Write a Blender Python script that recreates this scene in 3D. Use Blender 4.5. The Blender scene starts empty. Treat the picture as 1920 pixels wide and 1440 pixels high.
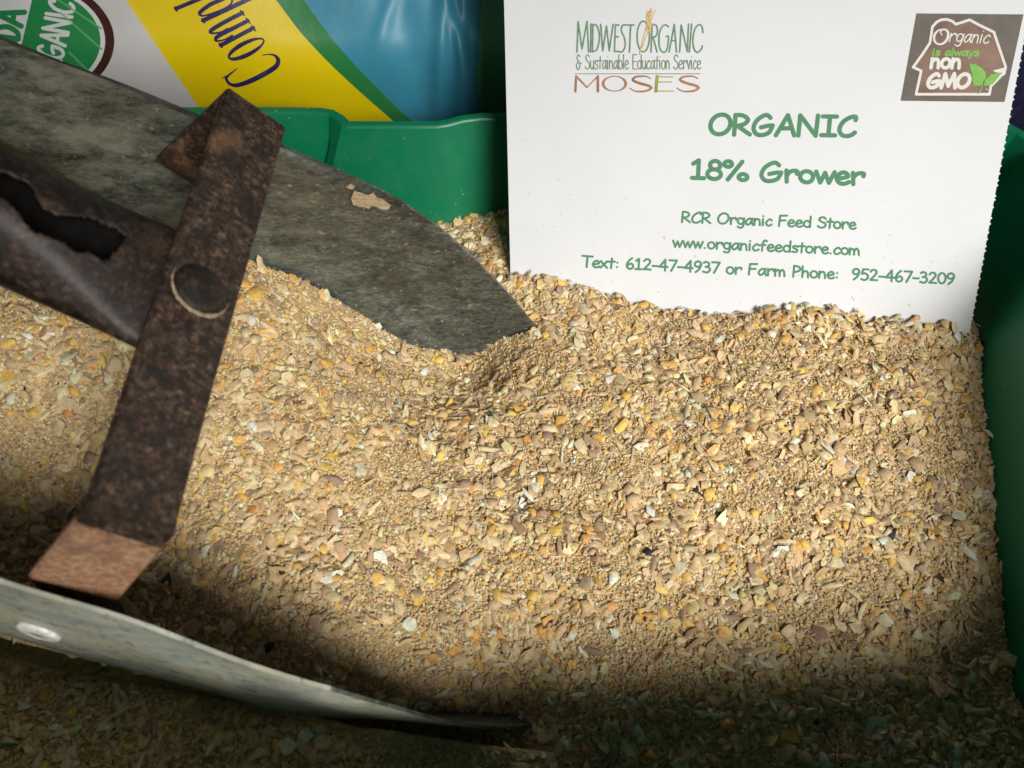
import bpy, math, random
import numpy as np

# ------------------------------------------------------------------ camera, light, exposure
S = bpy.context.scene
COL = S.collection
FPX, CX, CY = 1580.0, 960.0, 720.0          # lens measured on the 1920 x 1440 photograph
PITCH = math.radians(55)
CAMZ = 0.3616                               # metres above the shelf

cam_d = bpy.data.cameras.new('camera')
cam = bpy.data.objects.new('camera', cam_d)
COL.objects.link(cam)
cam.location = (0, 0, CAMZ)
cam.rotation_euler = (math.pi/2 - PITCH, 0, 0)
cam_d.sensor_width = 36
cam_d.lens = FPX/1920*36
cam_d.clip_start, cam_d.clip_end = 0.005, 60
cam_d.dof.use_dof = True
cam_d.dof.focus_distance = 0.345
cam_d.dof.aperture_fstop = 17
S.camera = cam

world = bpy.data.worlds.new('World')
S.world = world
world.use_nodes = True
bg = world.node_tree.nodes['Background']
bg.inputs[0].default_value = (0.80, 0.92, 1.0, 1)
bg.inputs[1].default_value = 0.04

def lamp(name, loc, target, size, sizey, watts, col):
    d = bpy.data.lights.new(name, 'AREA')
    d.shape = 'RECTANGLE'
    d.size, d.size_y = size, sizey
    d.energy = watts
    d.color = col
    d.spread = math.radians(37)
    o = bpy.data.objects.new(name, d)
    COL.objects.link(o)
    o.location = loc
    from mathutils import Vector
    o.rotation_euler = (Vector(target) - Vector(loc)).to_track_quat('-Z', 'Y').to_euler()
    return o

AZ, EL, LD = math.radians(27), math.radians(42), 1.3
tgt = np.array([0.105, 0.155, 0.08])
lpos = tgt + LD*np.array([math.sin(AZ)*math.cos(EL), -math.cos(AZ)*math.cos(EL), math.sin(EL)])
lamp('window_light', tuple(lpos), tuple(tgt), 0.62, 0.52, 1.78, (1.0, 0.99, 0.972))

S.view_settings.view_transform = 'Standard'
S.view_settings.look = 'None'
S.view_settings.exposure = 0.0
S.view_settings.gamma = 1
S.view_settings.use_curve_mapping = False

# ------------------------------------------------------------------ geometry helpers
sp, cp = math.sin(PITCH), math.cos(PITCH)
def ray(px, py):
    a, b = (px-CX)/FPX, (py-CY)/FPX
    return np.array([a, -b*sp + cp, -b*cp - sp])
EYE = np.array([0, 0, CAMZ])
def on_plane(px, py, p0, n):
    r = ray(px, py)
    return EYE + r*(np.dot(p0-EYE, n)/np.dot(r, n))
def on_y(px, py, y):
    r = ray(px, py)
    return EYE + r*(y/r[1])
def on_z(px, py, z):
    r = ray(px, py)
    return EYE + r*((z-CAMZ)/r[2])
def unit(v):
    v = np.asarray(v, float)
    return v/np.linalg.norm(v)

def mesh_obj(name, verts, faces, mat, parent=None, smooth=False, mats=None, mi=None):
    me = bpy.data.meshes.new(name)
    me.from_pydata([tuple(map(float, v)) for v in verts], [], [tuple(map(int, f)) for f in faces])
    for m in (mats or [mat]):
        me.materials.append(m)
    if mi is not None:
        me.polygons.foreach_set('material_index', np.asarray(mi, np.int32))
    if smooth:
        me.polygons.foreach_set('use_smooth', np.ones(len(me.polygons), bool))
    me.update()
    o = bpy.data.objects.new(name, me)
    COL.objects.link(o)
    if parent is not None:
        o.parent = parent
        o.matrix_parent_inverse = parent.matrix_world.inverted()
    return o

def tag(o, label, cat, group=None):
    o['label'] = label
    o['category'] = cat
    if group:
        o['group'] = group
    return o

def empty(name, loc):
    o = bpy.data.objects.new(name, None)
    o.empty_display_size = 0.02
    o.location = tuple(map(float, loc))
    COL.objects.link(o)
    bpy.context.view_layer.update()
    return o

def catmull(pts, n=10, closed=False):
    P = np.asarray(pts, float)
    out = []
    N = len(P)
    seg = N if closed else N-1
    for i in range(seg):
        if closed:
            a, b, c, d = P[(i-1) % N], P[i], P[(i+1) % N], P[(i+2) % N]
        else:
            a, b, c, d = P[max(i-1, 0)], P[i], P[i+1], P[min(i+2, N-1)]
        for k in range(n):
            t = k/n
            out.append(0.5*((2*b) + (-a+c)*t + (2*a-5*b+4*c-d)*t*t + (-a+3*b-3*c+d)*t**3))
    out.append(P[0] if closed else P[-1])
    return np.array(out)

# -------- printing ink: strokes and shapes -> one flat, non overlapping sheet (marching squares on a distance field)
class Ink:
    def __init__(s, res=0.6, run=400):
        s.res, s.segs, s.polys, s.maxrun = res, [], [], run
    def line(s, pts, r):
        P = np.asarray(pts, float)
        R = np.full(len(P), r, float) if np.isscalar(r) else np.interp(np.linspace(0, 1, len(P)), np.linspace(0, 1, len(r)), r)
        if len(P) == 1:
            s.segs.append((P[0], P[0], R[0], R[0]))
        for i in range(len(P)-1):
            s.segs.append((P[i], P[i+1], R[i], R[i+1]))
    def curve(s, pts, r, closed=False):
        s.line(catmull(pts, 8, closed), r)
    def poly(s, pts):
        s.polys.append(np.asarray(pts, float))
    def sheet(s):
        allp = [q for a, b, r0, r1 in s.segs for q in (a-max(r0, r1), a+max(r0, r1), b-max(r0, r1), b+max(r0, r1))] + [q for p in s.polys for q in p]
        A = np.array(allp)
        lo, hi = A.min(0)-2*s.res, A.max(0)+2*s.res
        nx, ny = int((hi[0]-lo[0])/s.res)+2, int((hi[1]-lo[1])/s.res)+2
        F = np.full((ny, nx), -10.0)
        X = lo[0]+np.arange(nx)*s.res
        Y = lo[1]+np.arange(ny)*s.res
        for a, b, r0, r1 in s.segs:
            m = max(r0, r1)+2*s.res
            i0 = max(int((min(a[0], b[0])-m-lo[0])/s.res), 0); i1 = min(int((max(a[0], b[0])+m-lo[0])/s.res)+2, nx)
            j0 = max(int((min(a[1], b[1])-m-lo[1])/s.res), 0); j1 = min(int((max(a[1], b[1])+m-lo[1])/s.res)+2, ny)
            gx, gy = np.meshgrid(X[i0:i1], Y[j0:j1])
            d = b-a
            L = d@d
            t = np.zeros_like(gx) if L < 1e-12 else np.clip(((gx-a[0])*d[0]+(gy-a[1])*d[1])/L, 0, 1)
            dist = np.hypot(gx-a[0]-t*d[0], gy-a[1]-t*d[1])
            F[j0:j1, i0:i1] = np.maximum(F[j0:j1, i0:i1], r0+(r1-r0)*t-dist)
        for p in s.polys:
            gx, gy = np.meshgrid(X, Y)
            ins = np.zeros(gx.shape, bool)
            dist = np.full(gx.shape, 1e9)
            for k in range(len(p)):
                a, b = p[k], p[(k+1) % len(p)]
                c = ((a[1] > gy) != (b[1] > gy))
                with np.errstate(divide='ignore', invalid='ignore'):
                    xi = a[0]+(gy-a[1])/(b[1]-a[1]+1e-30)*(b[0]-a[0])
                ins ^= c & (gx < xi)
                d = b-a
                t = np.clip(((gx-a[0])*d[0]+(gy-a[1])*d[1])/max(d@d, 1e-12), 0, 1)
                dist = np.minimum(dist, np.hypot(gx-a[0]-t*d[0], gy-a[1]-t*d[1]))
            F = np.maximum(F, np.where(ins, dist, -dist))
        F = np.where(np.abs(F) < 1e-6, 1e-6, F)
        verts, faces = [], []
        for j in range(ny-1):
            r0, r1 = F[j], F[j+1]
            code = (r0[:-1] > 0)*1+(r0[1:] > 0)*2+(r1[1:] > 0)*4+(r1[:-1] > 0)*8
            idx = np.nonzero(code)[0]
            run = None
            for i in list(idx)+[None]:
                if run is not None and (i is None or code[i] != 15 or i != run[1]+1 or i-run[0] > s.maxrun):
                    x0, x1 = X[run[0]], X[run[1]+1]
                    n = len(verts)
                    verts += [(x0, Y[j]), (x1, Y[j]), (x1, Y[j+1]), (x0, Y[j+1])]
                    faces.append((n, n+1, n+2, n+3))
                    run = None
                if i is None:
                    break
                if code[i] == 15:
                    run = [run[0], i] if run else [i, i]
                    continue
                c = [(X[i], Y[j], r0[i]), (X[i+1], Y[j], r0[i+1]), (X[i+1], Y[j+1], r1[i+1]), (X[i], Y[j+1], r1[i])]
                pts = []
                for k in range(4):
                    p, q = c[k], c[(k+1) % 4]
                    if p[2] > 0:
                        pts.append((p[0], p[1]))
                    if (p[2] > 0) != (q[2] > 0):
                        t = p[2]/(p[2]-q[2])
                        pts.append((p[0]+(q[0]-p[0])*t, p[1]+(q[1]-p[1])*t))
                if len(pts) >= 3:
                    n = len(verts)
                    verts += pts
                    faces.append(tuple(range(n, n+len(pts))))
        return verts, faces
    def build(s, name, place, mat, parent, wobble=0):
        v, f = s.sheet()
        return mesh_obj(name, [place(x, y) for x, y in v], [tuple(reversed(q)) for q in f], mat, parent)

def E(cx, cy, rx, ry, a0=0, a1=360, sl=0.0):
    return ('l', [(cx+rx*math.cos(math.radians(a))+sl*ry*math.sin(math.radians(a)), cy+ry*math.sin(math.radians(a)))
                  for a in np.linspace(a0, a1, 26)])
def l(*p): return ('l', list(p))
def c(*p): return ('c', list(p))
GL = {
 'O': (.9, [E(.43, .5, .38, .49, sl=.12)]),
 'A': (.82, [l((.02, 0), (.47, 1), (.72, 0)), l((.18, .34), (.62, .36))]),
 'C': (.74, [c((.66, .80), (.66, .96), (.48, .94), (.2, .72), (.05, .36), (.13, .07), (.33, 0), (.5, .05), (.64, .18))]),
 'F': (.68, [l((.06, 0), (.12, .97), (.62, 1.0)), l((.1, .52), (.52, .55))]),
 'G': (.88, [c((.68, .86), (.56, .99), (.4, .95), (.15, .7), (.04, .33), (.15, .05), (.38, 0), (.64, .14), (.77, .48)), l((.77, .48), (.6, .47), (.33, .38))]),
 'I': (.66, [l((.07, .96), (.6, .96)), l((.34, .96), (.29, .03)), l((.02, .03), (.54, .03))]),
 '|': (.36, [l((.16, 0), (.16, 1))]),
 'N': (.92, [l((.06, 0), (.12, 1), (.72, 0), (.8, 1))]),
 'P': (.64, [l((.08, 0), (.12, 1)), c((.12, .98), (.4, .95), (.56, .75), (.42, .52), (.1, .42))]),
 'R': (.76, [l((.06, 0), (.1, .98)), c((.1, .98), (.4, .95), (.58, .75), (.42, .52), (.1, .42)), l((.2, .42), (.66, .02))]),
 'S': (.68, [c((.6, .84), (.45, .98), (.22, .93), (.12, .75), (.3, .56), (.55, .42), (.6, .2), (.42, .02), (.2, .02), (.04, .15))]),
 'T': (.72, [l((0, 1), (.74, .97)), l((.38, .98), (.34, 0))]),
 'M': (1.0, [l((.04, 0), (.2, 1), (.48, .12), (.78, 1), (.93, 0))]),
 'D': (.7, [l((.08, 0), (.08, 1)), c((.08, 1), (.4, .9), (.6, .5), (.4, .1), (.08, 0))]),
 'W': (1.0, [l((.03, 1), (.25, 0), (.5, .92), (.75, 0), (.97, 1))]),
 'E': (.66, [l((.6, 1), (.1, 1), (.1, 0), (.6, 0)), l((.1, .52), (.52, .52))]),
 'U': (.72, [c((.08, 1), (.08, .3), (.2, .03), (.35, 0), (.5, .03), (.62, .3), (.62, 1))]),
 'a': (.63, [c((.5, .5), (.38, .6), (.2, .5), (.07, .25), (.14, .04), (.28, .04), (.42, .2), (.51, .5)), l((.54, .6), (.5, .25), (.6, .0))]),
 'b': (.6, [l((.08, 1), (.07, 0)), E(.3, .3, .23, .3)]),
 'c': (.54, [c((.48, .48), (.37, .6), (.2, .5), (.06, .25), (.15, .03), (.32, 0), (.48, .12))]),
 'd': (.64, [E(.29, .3, .23, .29), l((.55, 1), (.51, 0))]),
 'e': (.58, [c((.08, .27), (.3, .31), (.48, .4), (.44, .54), (.3, .61), (.13, .48), (.06, .25), (.17, .04), (.35, 0), (.52, .1))]),
 'f': (.52, [c((.52, .9), (.4, .98), (.27, .85), (.21, .5), (.18, 0)), l((.03, .52), (.42, .56))]),
 'g': (.6, [E(.28, .32, .22, .28), c((.53, .6), (.51, .2), (.46, -.17), (.3, -.3), (.08, -.22))]),
 'h': (.6, [l((.08, 1), (.08, 0)), c((.08, .3), (.2, .52), (.36, .55), (.46, .4), (.48, 0))]),
 'i': (.28, [l((.1, .6), (.1, 0)), l((.12, .86))]),
 'l': (.24, [l((.1, 1), (.1, 0))]),
 'm': (.84, [l((.06, .6), (.06, 0)), c((.06, .35), (.2, .55), (.32, .5), (.37, .3), (.38, 0)), c((.38, .35), (.52, .57), (.64, .5), (.7, .3), (.72, 0))]),
 'n': (.6, [l((.08, .6), (.07, 0)), c((.08, .35), (.22, .55), (.38, .55), (.46, .35), (.48, 0))]),
 'o': (.6, [E(.29, .3, .24, .3)]),
 'r': (.54, [l((.08, .6), (.1, 0)), c((.1, .33), (.2, .52), (.35, .6), (.48, .57), (.47, .44))]),
 's': (.5, [c((.42, .5), (.3, .6), (.12, .52), (.15, .38), (.35, .28), (.43, .15), (.3, .01), (.05, .05))]),
 't': (.5, [l((.27, .88), (.22, 0)), l((.02, .58), (.47, .6))]),
 'u': (.58, [c((.07, .6), (.06, .2), (.18, .02), (.35, .05), (.46, .25)), l((.47, .6), (.49, 0))]),
 'v': (.48, [l((.02, .6), (.22, 0), (.44, .6))]),
 'w': (.74, [l((.04, .6), (.2, .02), (.37, .55), (.52, .02), (.72, .6))]),
 'x': (.54, [l((.03, .6), (.48, 0)), l((.48, .6), (.02, 0))]),
 'y': (.54, [l((.04, .6), (.26, .1)), l((.5, .6), (.12, -.3))]),
 '0': (.64, [E(.31, .5, .26, .47)]),
 '1': (.58, [l((.09, .78), (.29, .97), (.28, .02)), l((.06, .02), (.5, .02))]),
 '2': (.64, [c((.07, .78), (.2, .95), (.4, .95), (.5, .75), (.35, .42), (.08, .06)), l((.08, .04), (.56, .04))]),
 '3': (.62, [c((.08, .88), (.25, .98), (.45, .85), (.4, .6), (.22, .53)), c((.22, .53), (.45, .48), (.53, .25), (.35, .02), (.05, .08))]),
 '4': (.66, [l((.43, 0), (.43, 1), (.03, .33), (.6, .35))]),
 '5': (.62, [l((.53, .98), (.16, .98), (.1, .56)), c((.1, .56), (.3, .62), (.5, .45), (.5, .2), (.3, .0), (.06, .08))]),
 '6': (.62, [c((.42, 1), (.2, .75), (.07, .4), (.1, .15), (.28, 0), (.48, .12), (.5, .35), (.35, .5), (.1, .32))]),
 '7': (.62, [l((.05, .97), (.58, .97), (.2, 0))]),
 '8': (.66, [E(.32, .74, .19, .23), E(.29, .26, .25, .26)]),
 '9': (.62, [c((.5, .7), (.35, .5), (.12, .55), (.08, .8), (.25, .98), (.45, .92), (.52, .7), (.4, .3), (.15, 0))]),
 '%': (.92, [E(.14, .83, .14, .15), E(.7, .16, .16, .16), l((.66, .98), (.14, .0))]),
 '.': (.3, [l((.12, .03))]),
 ':': (.34, [l((.14, .12)), l((.15, .52))]),
 '-': (.5, [l((.05, .38), (.42, .38))]),
 '&': (.75, [c((.5, .86), (.3, 1), (.12, .8), (.3, .55), (.45, .52)), c((.32, .54), (.05, .3), (.15, .0), (.4, .02), (.55, .4)), l((.35, .4), (.72, .4))]),
 ' ': (.42, []),
}
def write(ink, text, p0, p1, cap, r, slant=0.0, updir=None, track=0.0):
    """lay a line of writing from p0 to p1 (ends of the ink on the baseline), capitals `cap` tall"""
    x, strokes, xmax = 0.0, [], 0
    for ch in text:
        adv, st = GL[ch]
        for kind, pts in st:
            P = np.array(pts, float)
            if len(P) > 2 and kind == 'c':
                P = catmull(P, 6)
            P = P+[x, 0]
            P[:, 0] += slant*P[:, 1]
            strokes.append(P)
        x += adv+track
    A = np.concatenate(strokes)
    xa, xb = A[:, 0].min(), A[:, 0].max()
    p0, p1 = np.array(p0, float), np.array(p1, float)
    d = p1-p0
    ln = np.linalg.norm(d)
    e = d/ln
    up = np.array([e[1], -e[0]]) if updir is None else unit(updir)
    p0 = p0+e*r*.9
    ln -= 1.8*r
    for P in strokes:
        Q = p0+np.outer((P[:, 0]-xa)/(xb-xa)*ln, e)+np.outer(P[:, 1]*(cap-2*r)+r, up)
        ink.line(Q, r)

# ------------------------------------------------------------------ materials
def new_mat(name):
    m = bpy.data.materials.new(name)
    m.use_nodes = True
    nt = m.node_tree
    b = nt.nodes['Principled BSDF']
    return m, nt, b
def node(nt, t, **kw):
    n = nt.nodes.new(t)
    for k, v in kw.items():
        if k.startswith('i_'):
            n.inputs[int(k[2:]) if k[2:].isdigit() else k[2:]].default_value = v
        else:
            setattr(n, k, v)
    return n
def noise(nt, vec, scale, detail=6, rough=.6, dist=0.0):
    n = node(nt, 'ShaderNodeTexNoise')
    n.inputs['Scale'].default_value = scale
    n.inputs['Detail'].default_value = detail
    n.inputs['Roughness'].default_value = rough
    n.inputs['Distortion'].default_value = dist
    nt.links.new(vec, n.inputs['Vector'])
    return n.outputs['Fac']
def ramp(nt, fac, stops):
    n = node(nt, 'ShaderNodeValToRGB')
    el = n.color_ramp.elements
    while len(el) < len(stops):
        el.new(.5)
    for e, (p, col) in zip(el, stops):
        e.position = p
        e.color = (*col, 1) if len(col) == 3 else col
    nt.links.new(fac, n.inputs[0])
    return n.outputs[0]
def mix(nt, fac, a, b, mode='MIX'):
    n = node(nt, 'ShaderNodeMix', data_type='RGBA', blend_type=mode)
    for s, v in ((0, fac), (6, a), (7, b)):
        if hasattr(v, 'is_linked'):
            nt.links.new(v, n.inputs[s])
        elif s == 0:
            n.inputs[0].default_value = v
        else:
            n.inputs[s].default_value = (*v, 1)
    return n.outputs[2]
def coord(nt, kind='Object', scale=None):
    t = node(nt, 'ShaderNodeTexCoord')
    if scale is None:
        return t.outputs[kind]
    mp = node(nt, 'ShaderNodeMapping')
    mp.inputs['Scale'].default_value = scale
    nt.links.new(t.outputs[kind], mp.inputs[0])
    return mp.outputs[0]
def bump(nt, b, h, strength, dist):
    n = node(nt, 'ShaderNodeBump')
    n.inputs['Strength'].default_value = strength
    n.inputs['Distance'].default_value = dist
    nt.links.new(h, n.inputs['Height'])
    nt.links.new(n.outputs[0], b.inputs['Normal'])
G3 = lambda v: (v, v, v)

def mat_plain(name, col, rough=.5, spec=.4, var=.12, scale=60):
    m, nt, b = new_mat(name)
    v = coord(nt)
    f = noise(nt, v, scale, 4)
    a = tuple(x*(1-var) for x in col)
    d = tuple(min(1, x*(1+var)) for x in col)
    nt.links.new(ramp(nt, f, [(.3, a), (.7, d)]), b.inputs['Base Color'])
    b.inputs['Roughness'].default_value = rough
    b.inputs['Specular IOR Level'].default_value = spec
    return m

def mat_green_plastic():
    m, nt, b = new_mat('green plastic')
    v = coord(nt)
    f = noise(nt, v, 35, 5)
    base = ramp(nt, f, [(.3, (.002, .165, .068)), (.7, (.003, .185, .078))])
    # specks of feed dust clinging to the wall
    vo = node(nt, 'ShaderNodeTexVoronoi')
    vo.inputs['Scale'].default_value = 330
    nt.links.new(v, vo.inputs['Vector'])
    sp_ = ramp(nt, vo.outputs['Distance'], [(.06, G3(1)), (.13, G3(0))])
    patch = ramp(nt, noise(nt, v, 55, 3), [(.50, G3(0)), (.66, G3(1))])
    k = node(nt, 'ShaderNodeMath', operation='MULTIPLY')
    nt.links.new(sp_, k.inputs[0]); nt.links.new(patch, k.inputs[1])
    film = ramp(nt, noise(nt, v, 90, 8, .7), [(.45, G3(0)), (.85, G3(.10))])
    c1 = mix(nt, film, base, (.20, .26, .17))
    nt.links.new(mix(nt, k.outputs[0], c1, (.42, .42, .30)), b.inputs['Base Color'])
    b.inputs['Roughness'].default_value = .38
    b.inputs['Specular IOR Level'].default_value = .4
    bump(nt, b, noise(nt, v, 420, 3), .08, .0004)
    return m

def mat_galv(name='weathered galvanised steel'):
    m, nt, b = new_mat(name)
    v = coord(nt)
    va = node(nt, 'ShaderNodeMapping')
    va.inputs['Rotation'].default_value = (0, math.radians(-28), 0)
    va.inputs['Scale'].default_value = (.6, 1, 1.3)
    nt.links.new(v, va.inputs[0])
    va = va.outputs[0]
    big = noise(nt, va, 34, 6, .62, .8)
    mid = noise(nt, va, 150, 9, .72, .5)
    fine = noise(nt, va, 620, 8, .8)
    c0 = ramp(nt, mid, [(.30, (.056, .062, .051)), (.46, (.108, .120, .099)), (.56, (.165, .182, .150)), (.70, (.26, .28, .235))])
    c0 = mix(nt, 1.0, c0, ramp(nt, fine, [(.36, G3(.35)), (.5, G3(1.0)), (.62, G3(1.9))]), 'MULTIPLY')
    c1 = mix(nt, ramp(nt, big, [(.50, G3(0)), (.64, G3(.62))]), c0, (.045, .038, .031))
    rustm = node(nt, 'ShaderNodeMath', operation='MULTIPLY')
    nt.links.new(ramp(nt, noise(nt, v, 21, 4, .5), [(.60, G3(0)), (.68, G3(1))]), rustm.inputs[0])
    nt.links.new(ramp(nt, noise(nt, v, 220, 6, .7), [(.45, G3(0)), (.6, G3(.9))]), rustm.inputs[1])
    c2 = mix(nt, rustm.outputs[0], c1, (.17, .075, .035))
    # paler mottling towards the handle side of the wall, and specks of dried feed
    sx = node(nt, 'ShaderNodeSeparateXYZ'); nt.links.new(v, sx.inputs[0])
    mr = node(nt, 'ShaderNodeMapRange'); mr.inputs[1].default_value = -.145; mr.inputs[2].default_value = -.045
    mr.inputs[3].default_value = 1; mr.inputs[4].default_value = .12
    nt.links.new(sx.outputs[0], mr.inputs[0])
    fm = node(nt, 'ShaderNodeMath', operation='MULTIPLY')
    nt.links.new(ramp(nt, noise(nt, va, 95, 9, .75), [(.42, G3(0)), (.62, G3(.95))]), fm.inputs[0]); nt.links.new(mr.outputs[0], fm.inputs[1])
    c2 = mix(nt, fm.outputs[0], c2, (.42, .43, .345))
    sp1 = ramp(nt, noise(nt, v, 420, 3, .5), [(.66, G3(0)), (.70, G3(.9))])
    c3 = mix(nt, sp1, c2, (.46, .43, .31))
    pit = ramp(nt, noise(nt, v, 700, 5, .7), [(.28, G3(.95)), (.37, G3(0))])
    c4 = mix(nt, pit, c3, (.010, .009, .008))
    nt.links.new(c4, b.inputs['Base Color'])
    b.inputs['Metallic'].default_value = .55
    nt.links.new(ramp(nt, mid, [(.35, G3(.55)), (.65, G3(.36))]), b.inputs['Roughness'])
    bump(nt, b, fine, .25, .0004)
    return m

def mat_galv_out():  # outside of the pan, coloured brighter to carry the front light
    m, nt, b = new_mat('streaked galvanised steel painted as lit')
    v = coord(nt)
    mp = node(nt, 'ShaderNodeMapping')
    mp.inputs['Rotation'].default_value = (0, math.radians(-28), 0)
    mp.inputs['Scale'].default_value = (40, 60, 62)
    nt.links.new(v, mp.inputs[0])
    st = noise(nt, mp.outputs[0], 1, 9, .72, .5)
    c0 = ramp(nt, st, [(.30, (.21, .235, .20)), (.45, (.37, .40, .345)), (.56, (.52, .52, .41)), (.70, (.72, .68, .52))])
    tan = ramp(nt, noise(nt, v, 40, 5, .6), [(.45, G3(0)), (.7, G3(.6))])
    c1 = mix(nt, tan, c0, (.60, .51, .30))
    fine = noise(nt, v, 300, 8, .7)
    c2 = mix(nt, ramp(nt, fine, [(.36, G3(.75)), (.46, G3(0))]), c1, (.14, .14, .11))
    nt.links.new(c2, b.inputs['Base Color'])
    b.inputs['Metallic'].default_value = .1
    b.inputs['Roughness'].default_value = .42
    bump(nt, b, st, .25, .0008)
    return m

def rust_layers(nt, v, dk=1.0):
    f = noise(nt, v, 560, 9, .8)
    g = noise(nt, v, 60, 6, .62, .7)
    h = noise(nt, v, 170, 7, .68, .3)
    t = lambda c_: tuple(x*dk for x in c_)
    c0 = ramp(nt, f, [(.36, t((.010, .008, .006))), (.46, t((.050, .030, .019))), (.54, t((.145, .084, .050))), (.63, t((.30, .195, .125))), (.75, t((.44, .34, .24)))])
    c1 = mix(nt, ramp(nt, h, [(.40, G3(.85)), (.56, G3(0))]), c0, t((.028, .019, .014)))
    c1 = mix(nt, ramp(nt, g, [(.52, G3(0)), (.62, G3(.7))]), c1, t((.022, .016, .013)))
    c1 = mix(nt, ramp(nt, noise(nt, v, 48, 5, .6, .4), [(.58, G3(0)), (.70, G3(.5))]), c1, t((.31, .165, .085)))
    return f, g, h, c1
def mat_rust(name='dark rusted iron', kind='strap', p0=None, p1=None):
    m, nt, b = new_mat(name)
    v = coord(nt)
    f, g, h, c1 = rust_layers(nt, v, .45 if kind == 'tube' else .92)
    ro = ramp(nt, h, [(.38, G3(.30 if kind == 'tube' else .38)), (.6, G3(.7))])
    if kind == 'foot':
        d0 = ramp(nt, f, [(.34, (.30, .13, .06)), (.47, (.58, .29, .155)), (.56, (.76, .47, .27)), (.68, (.86, .67, .47))])
        d1 = mix(nt, ramp(nt, h, [(.44, G3(0)), (.62, G3(.75))]), d0, (.36, .17, .10))
        d1 = mix(nt, ramp(nt, g, [(.56, G3(0)), (.66, G3(.6))]), d1, (.20, .125, .10))
        # how far down the tab from its bend, roughened with noise
        ax_ = np.array(p1)-np.array(p0)
        L2 = float(ax_@ax_)
        sub_ = node(nt, 'ShaderNodeVectorMath', operation='SUBTRACT'); nt.links.new(v, sub_.inputs[0]); sub_.inputs[1].default_value = tuple(map(float, p0))
        dt = node(nt, 'ShaderNodeVectorMath', operation='DOT_PRODUCT'); nt.links.new(sub_.outputs[0], dt.inputs[0]); dt.inputs[1].default_value = tuple(map(float, ax_/L2))
        nz = node(nt, 'ShaderNodeMath', operation='MULTIPLY_ADD'); nt.links.new(noise(nt, v, 260, 6, .7), nz.inputs[0]); nz.inputs[1].default_value = .9
        nt.links.new(dt.outputs['Value'], nz.inputs[2])
        c1 = mix(nt, ramp(nt, nz.outputs[0], [(.50, G3(0.04)), (.80, G3(1))]), c1, d1)
    nt.links.new(c1, b.inputs['Base Color'])
    b.inputs['Metallic'].default_value = .3
    nt.links.new(ro, b.inputs['Roughness'])
    if kind == 'tube':
        b.inputs['Coat Weight'].default_value = .16
        b.inputs['Coat Roughness'].default_value = .34
    bump(nt, b, f, .5, .0009)
    return m

def mat_paper():
    m, nt, b = new_mat('white card')
    v = coord(nt)
    f = noise(nt, v, 25, 3)
    c0 = ramp(nt, f, [(.35, (.765, .765, .765)), (.65, (.79, .79, .79))])
    sx = node(nt, 'ShaderNodeSeparateXYZ'); nt.links.new(v, sx.inputs[0])
    lo = node(nt, 'ShaderNodeMapRange')
    lo.inputs[1].default_value = CAMZ-.215; lo.inputs[2].default_value = CAMZ-.275; lo.inputs[3].default_value = .0; lo.inputs[4].default_value = 1
    nt.links.new(sx.outputs[2], lo.inputs[0])
    d1 = node(nt, 'ShaderNodeMath', operation='MULTIPLY')
    nt.links.new(ramp(nt, noise(nt, v, 620, 2, .4), [(.715, G3(0)), (.745, G3(.7))]), d1.inputs[0]); nt.links.new(lo.outputs[0], d1.inputs[1])
    d2 = node(nt, 'ShaderNodeMath', operation='MULTIPLY')
    nt.links.new(ramp(nt, noise(nt, v, 90, 7, .7), [(.48, G3(0)), (.8, G3(.10))]), d2.inputs[0]); nt.links.new(lo.outputs[0], d2.inputs[1])
    c0 = mix(nt, d2.outputs[0], c0, (.62, .54, .42))
    nt.links.new(mix(nt, d1.outputs[0], c0, (.38, .32, .24)), b.inputs['Base Color'])
    b.inputs['Roughness'].default_value = .6
    b.inputs['Specular IOR Level'].default_value = .25
    bump(nt, b, noise(nt, v, 900, 4), .05, .0002)
    return m

def mat_bag(name, col, rough=.34, dirt=.12):
    m, nt, b = new_mat(name)
    v = coord(nt)
    f = noise(nt, v, 22, 6, .6)
    a = tuple(x*.9 for x in col)
    base = ramp(nt, f, [(.3, a), (.7, col)])
    d = ramp(nt, noise(nt, v, 120, 6, .7), [(.52, G3(0)), (.8, G3(dirt))])
    nt.links.new(mix(nt, d, base, (.42, .38, .28)), b.inputs['Base Color'])
    b.inputs['Roughness'].default_value = rough
    b.inputs['Specular IOR Level'].default_value = .5
    bump(nt, b, noise(nt, v, 30, 4, .6), .12, .004)
    return m

def mat_feed():
    m, nt, b = new_mat('ground feed')
    at = node(nt, 'ShaderNodeAttribute', attribute_name='grain')
    v = coord(nt)
    f = noise(nt, v, 900, 5, .7)
    g = noise(nt, v, 2600, 3, .7)
    sh = ramp(nt, f, [(.25, G3(.66)), (.5, G3(1.0)), (.75, G3(1.22))])
    c1 = mix(nt, 1.0, at.outputs['Color'], sh, 'MULTIPLY')
    sh2 = ramp(nt, g, [(.3, G3(.8)), (.7, G3(1.15))])
    nt.links.new(mix(nt, 1.0, c1, sh2, 'MULTIPLY'), b.inputs['Base Color'])
    b.inputs['Roughness'].default_value = .55
    b.inputs['Specular IOR Level'].default_value = .42
    bump(nt, b, g, .5, .0004)
    return m

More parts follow.
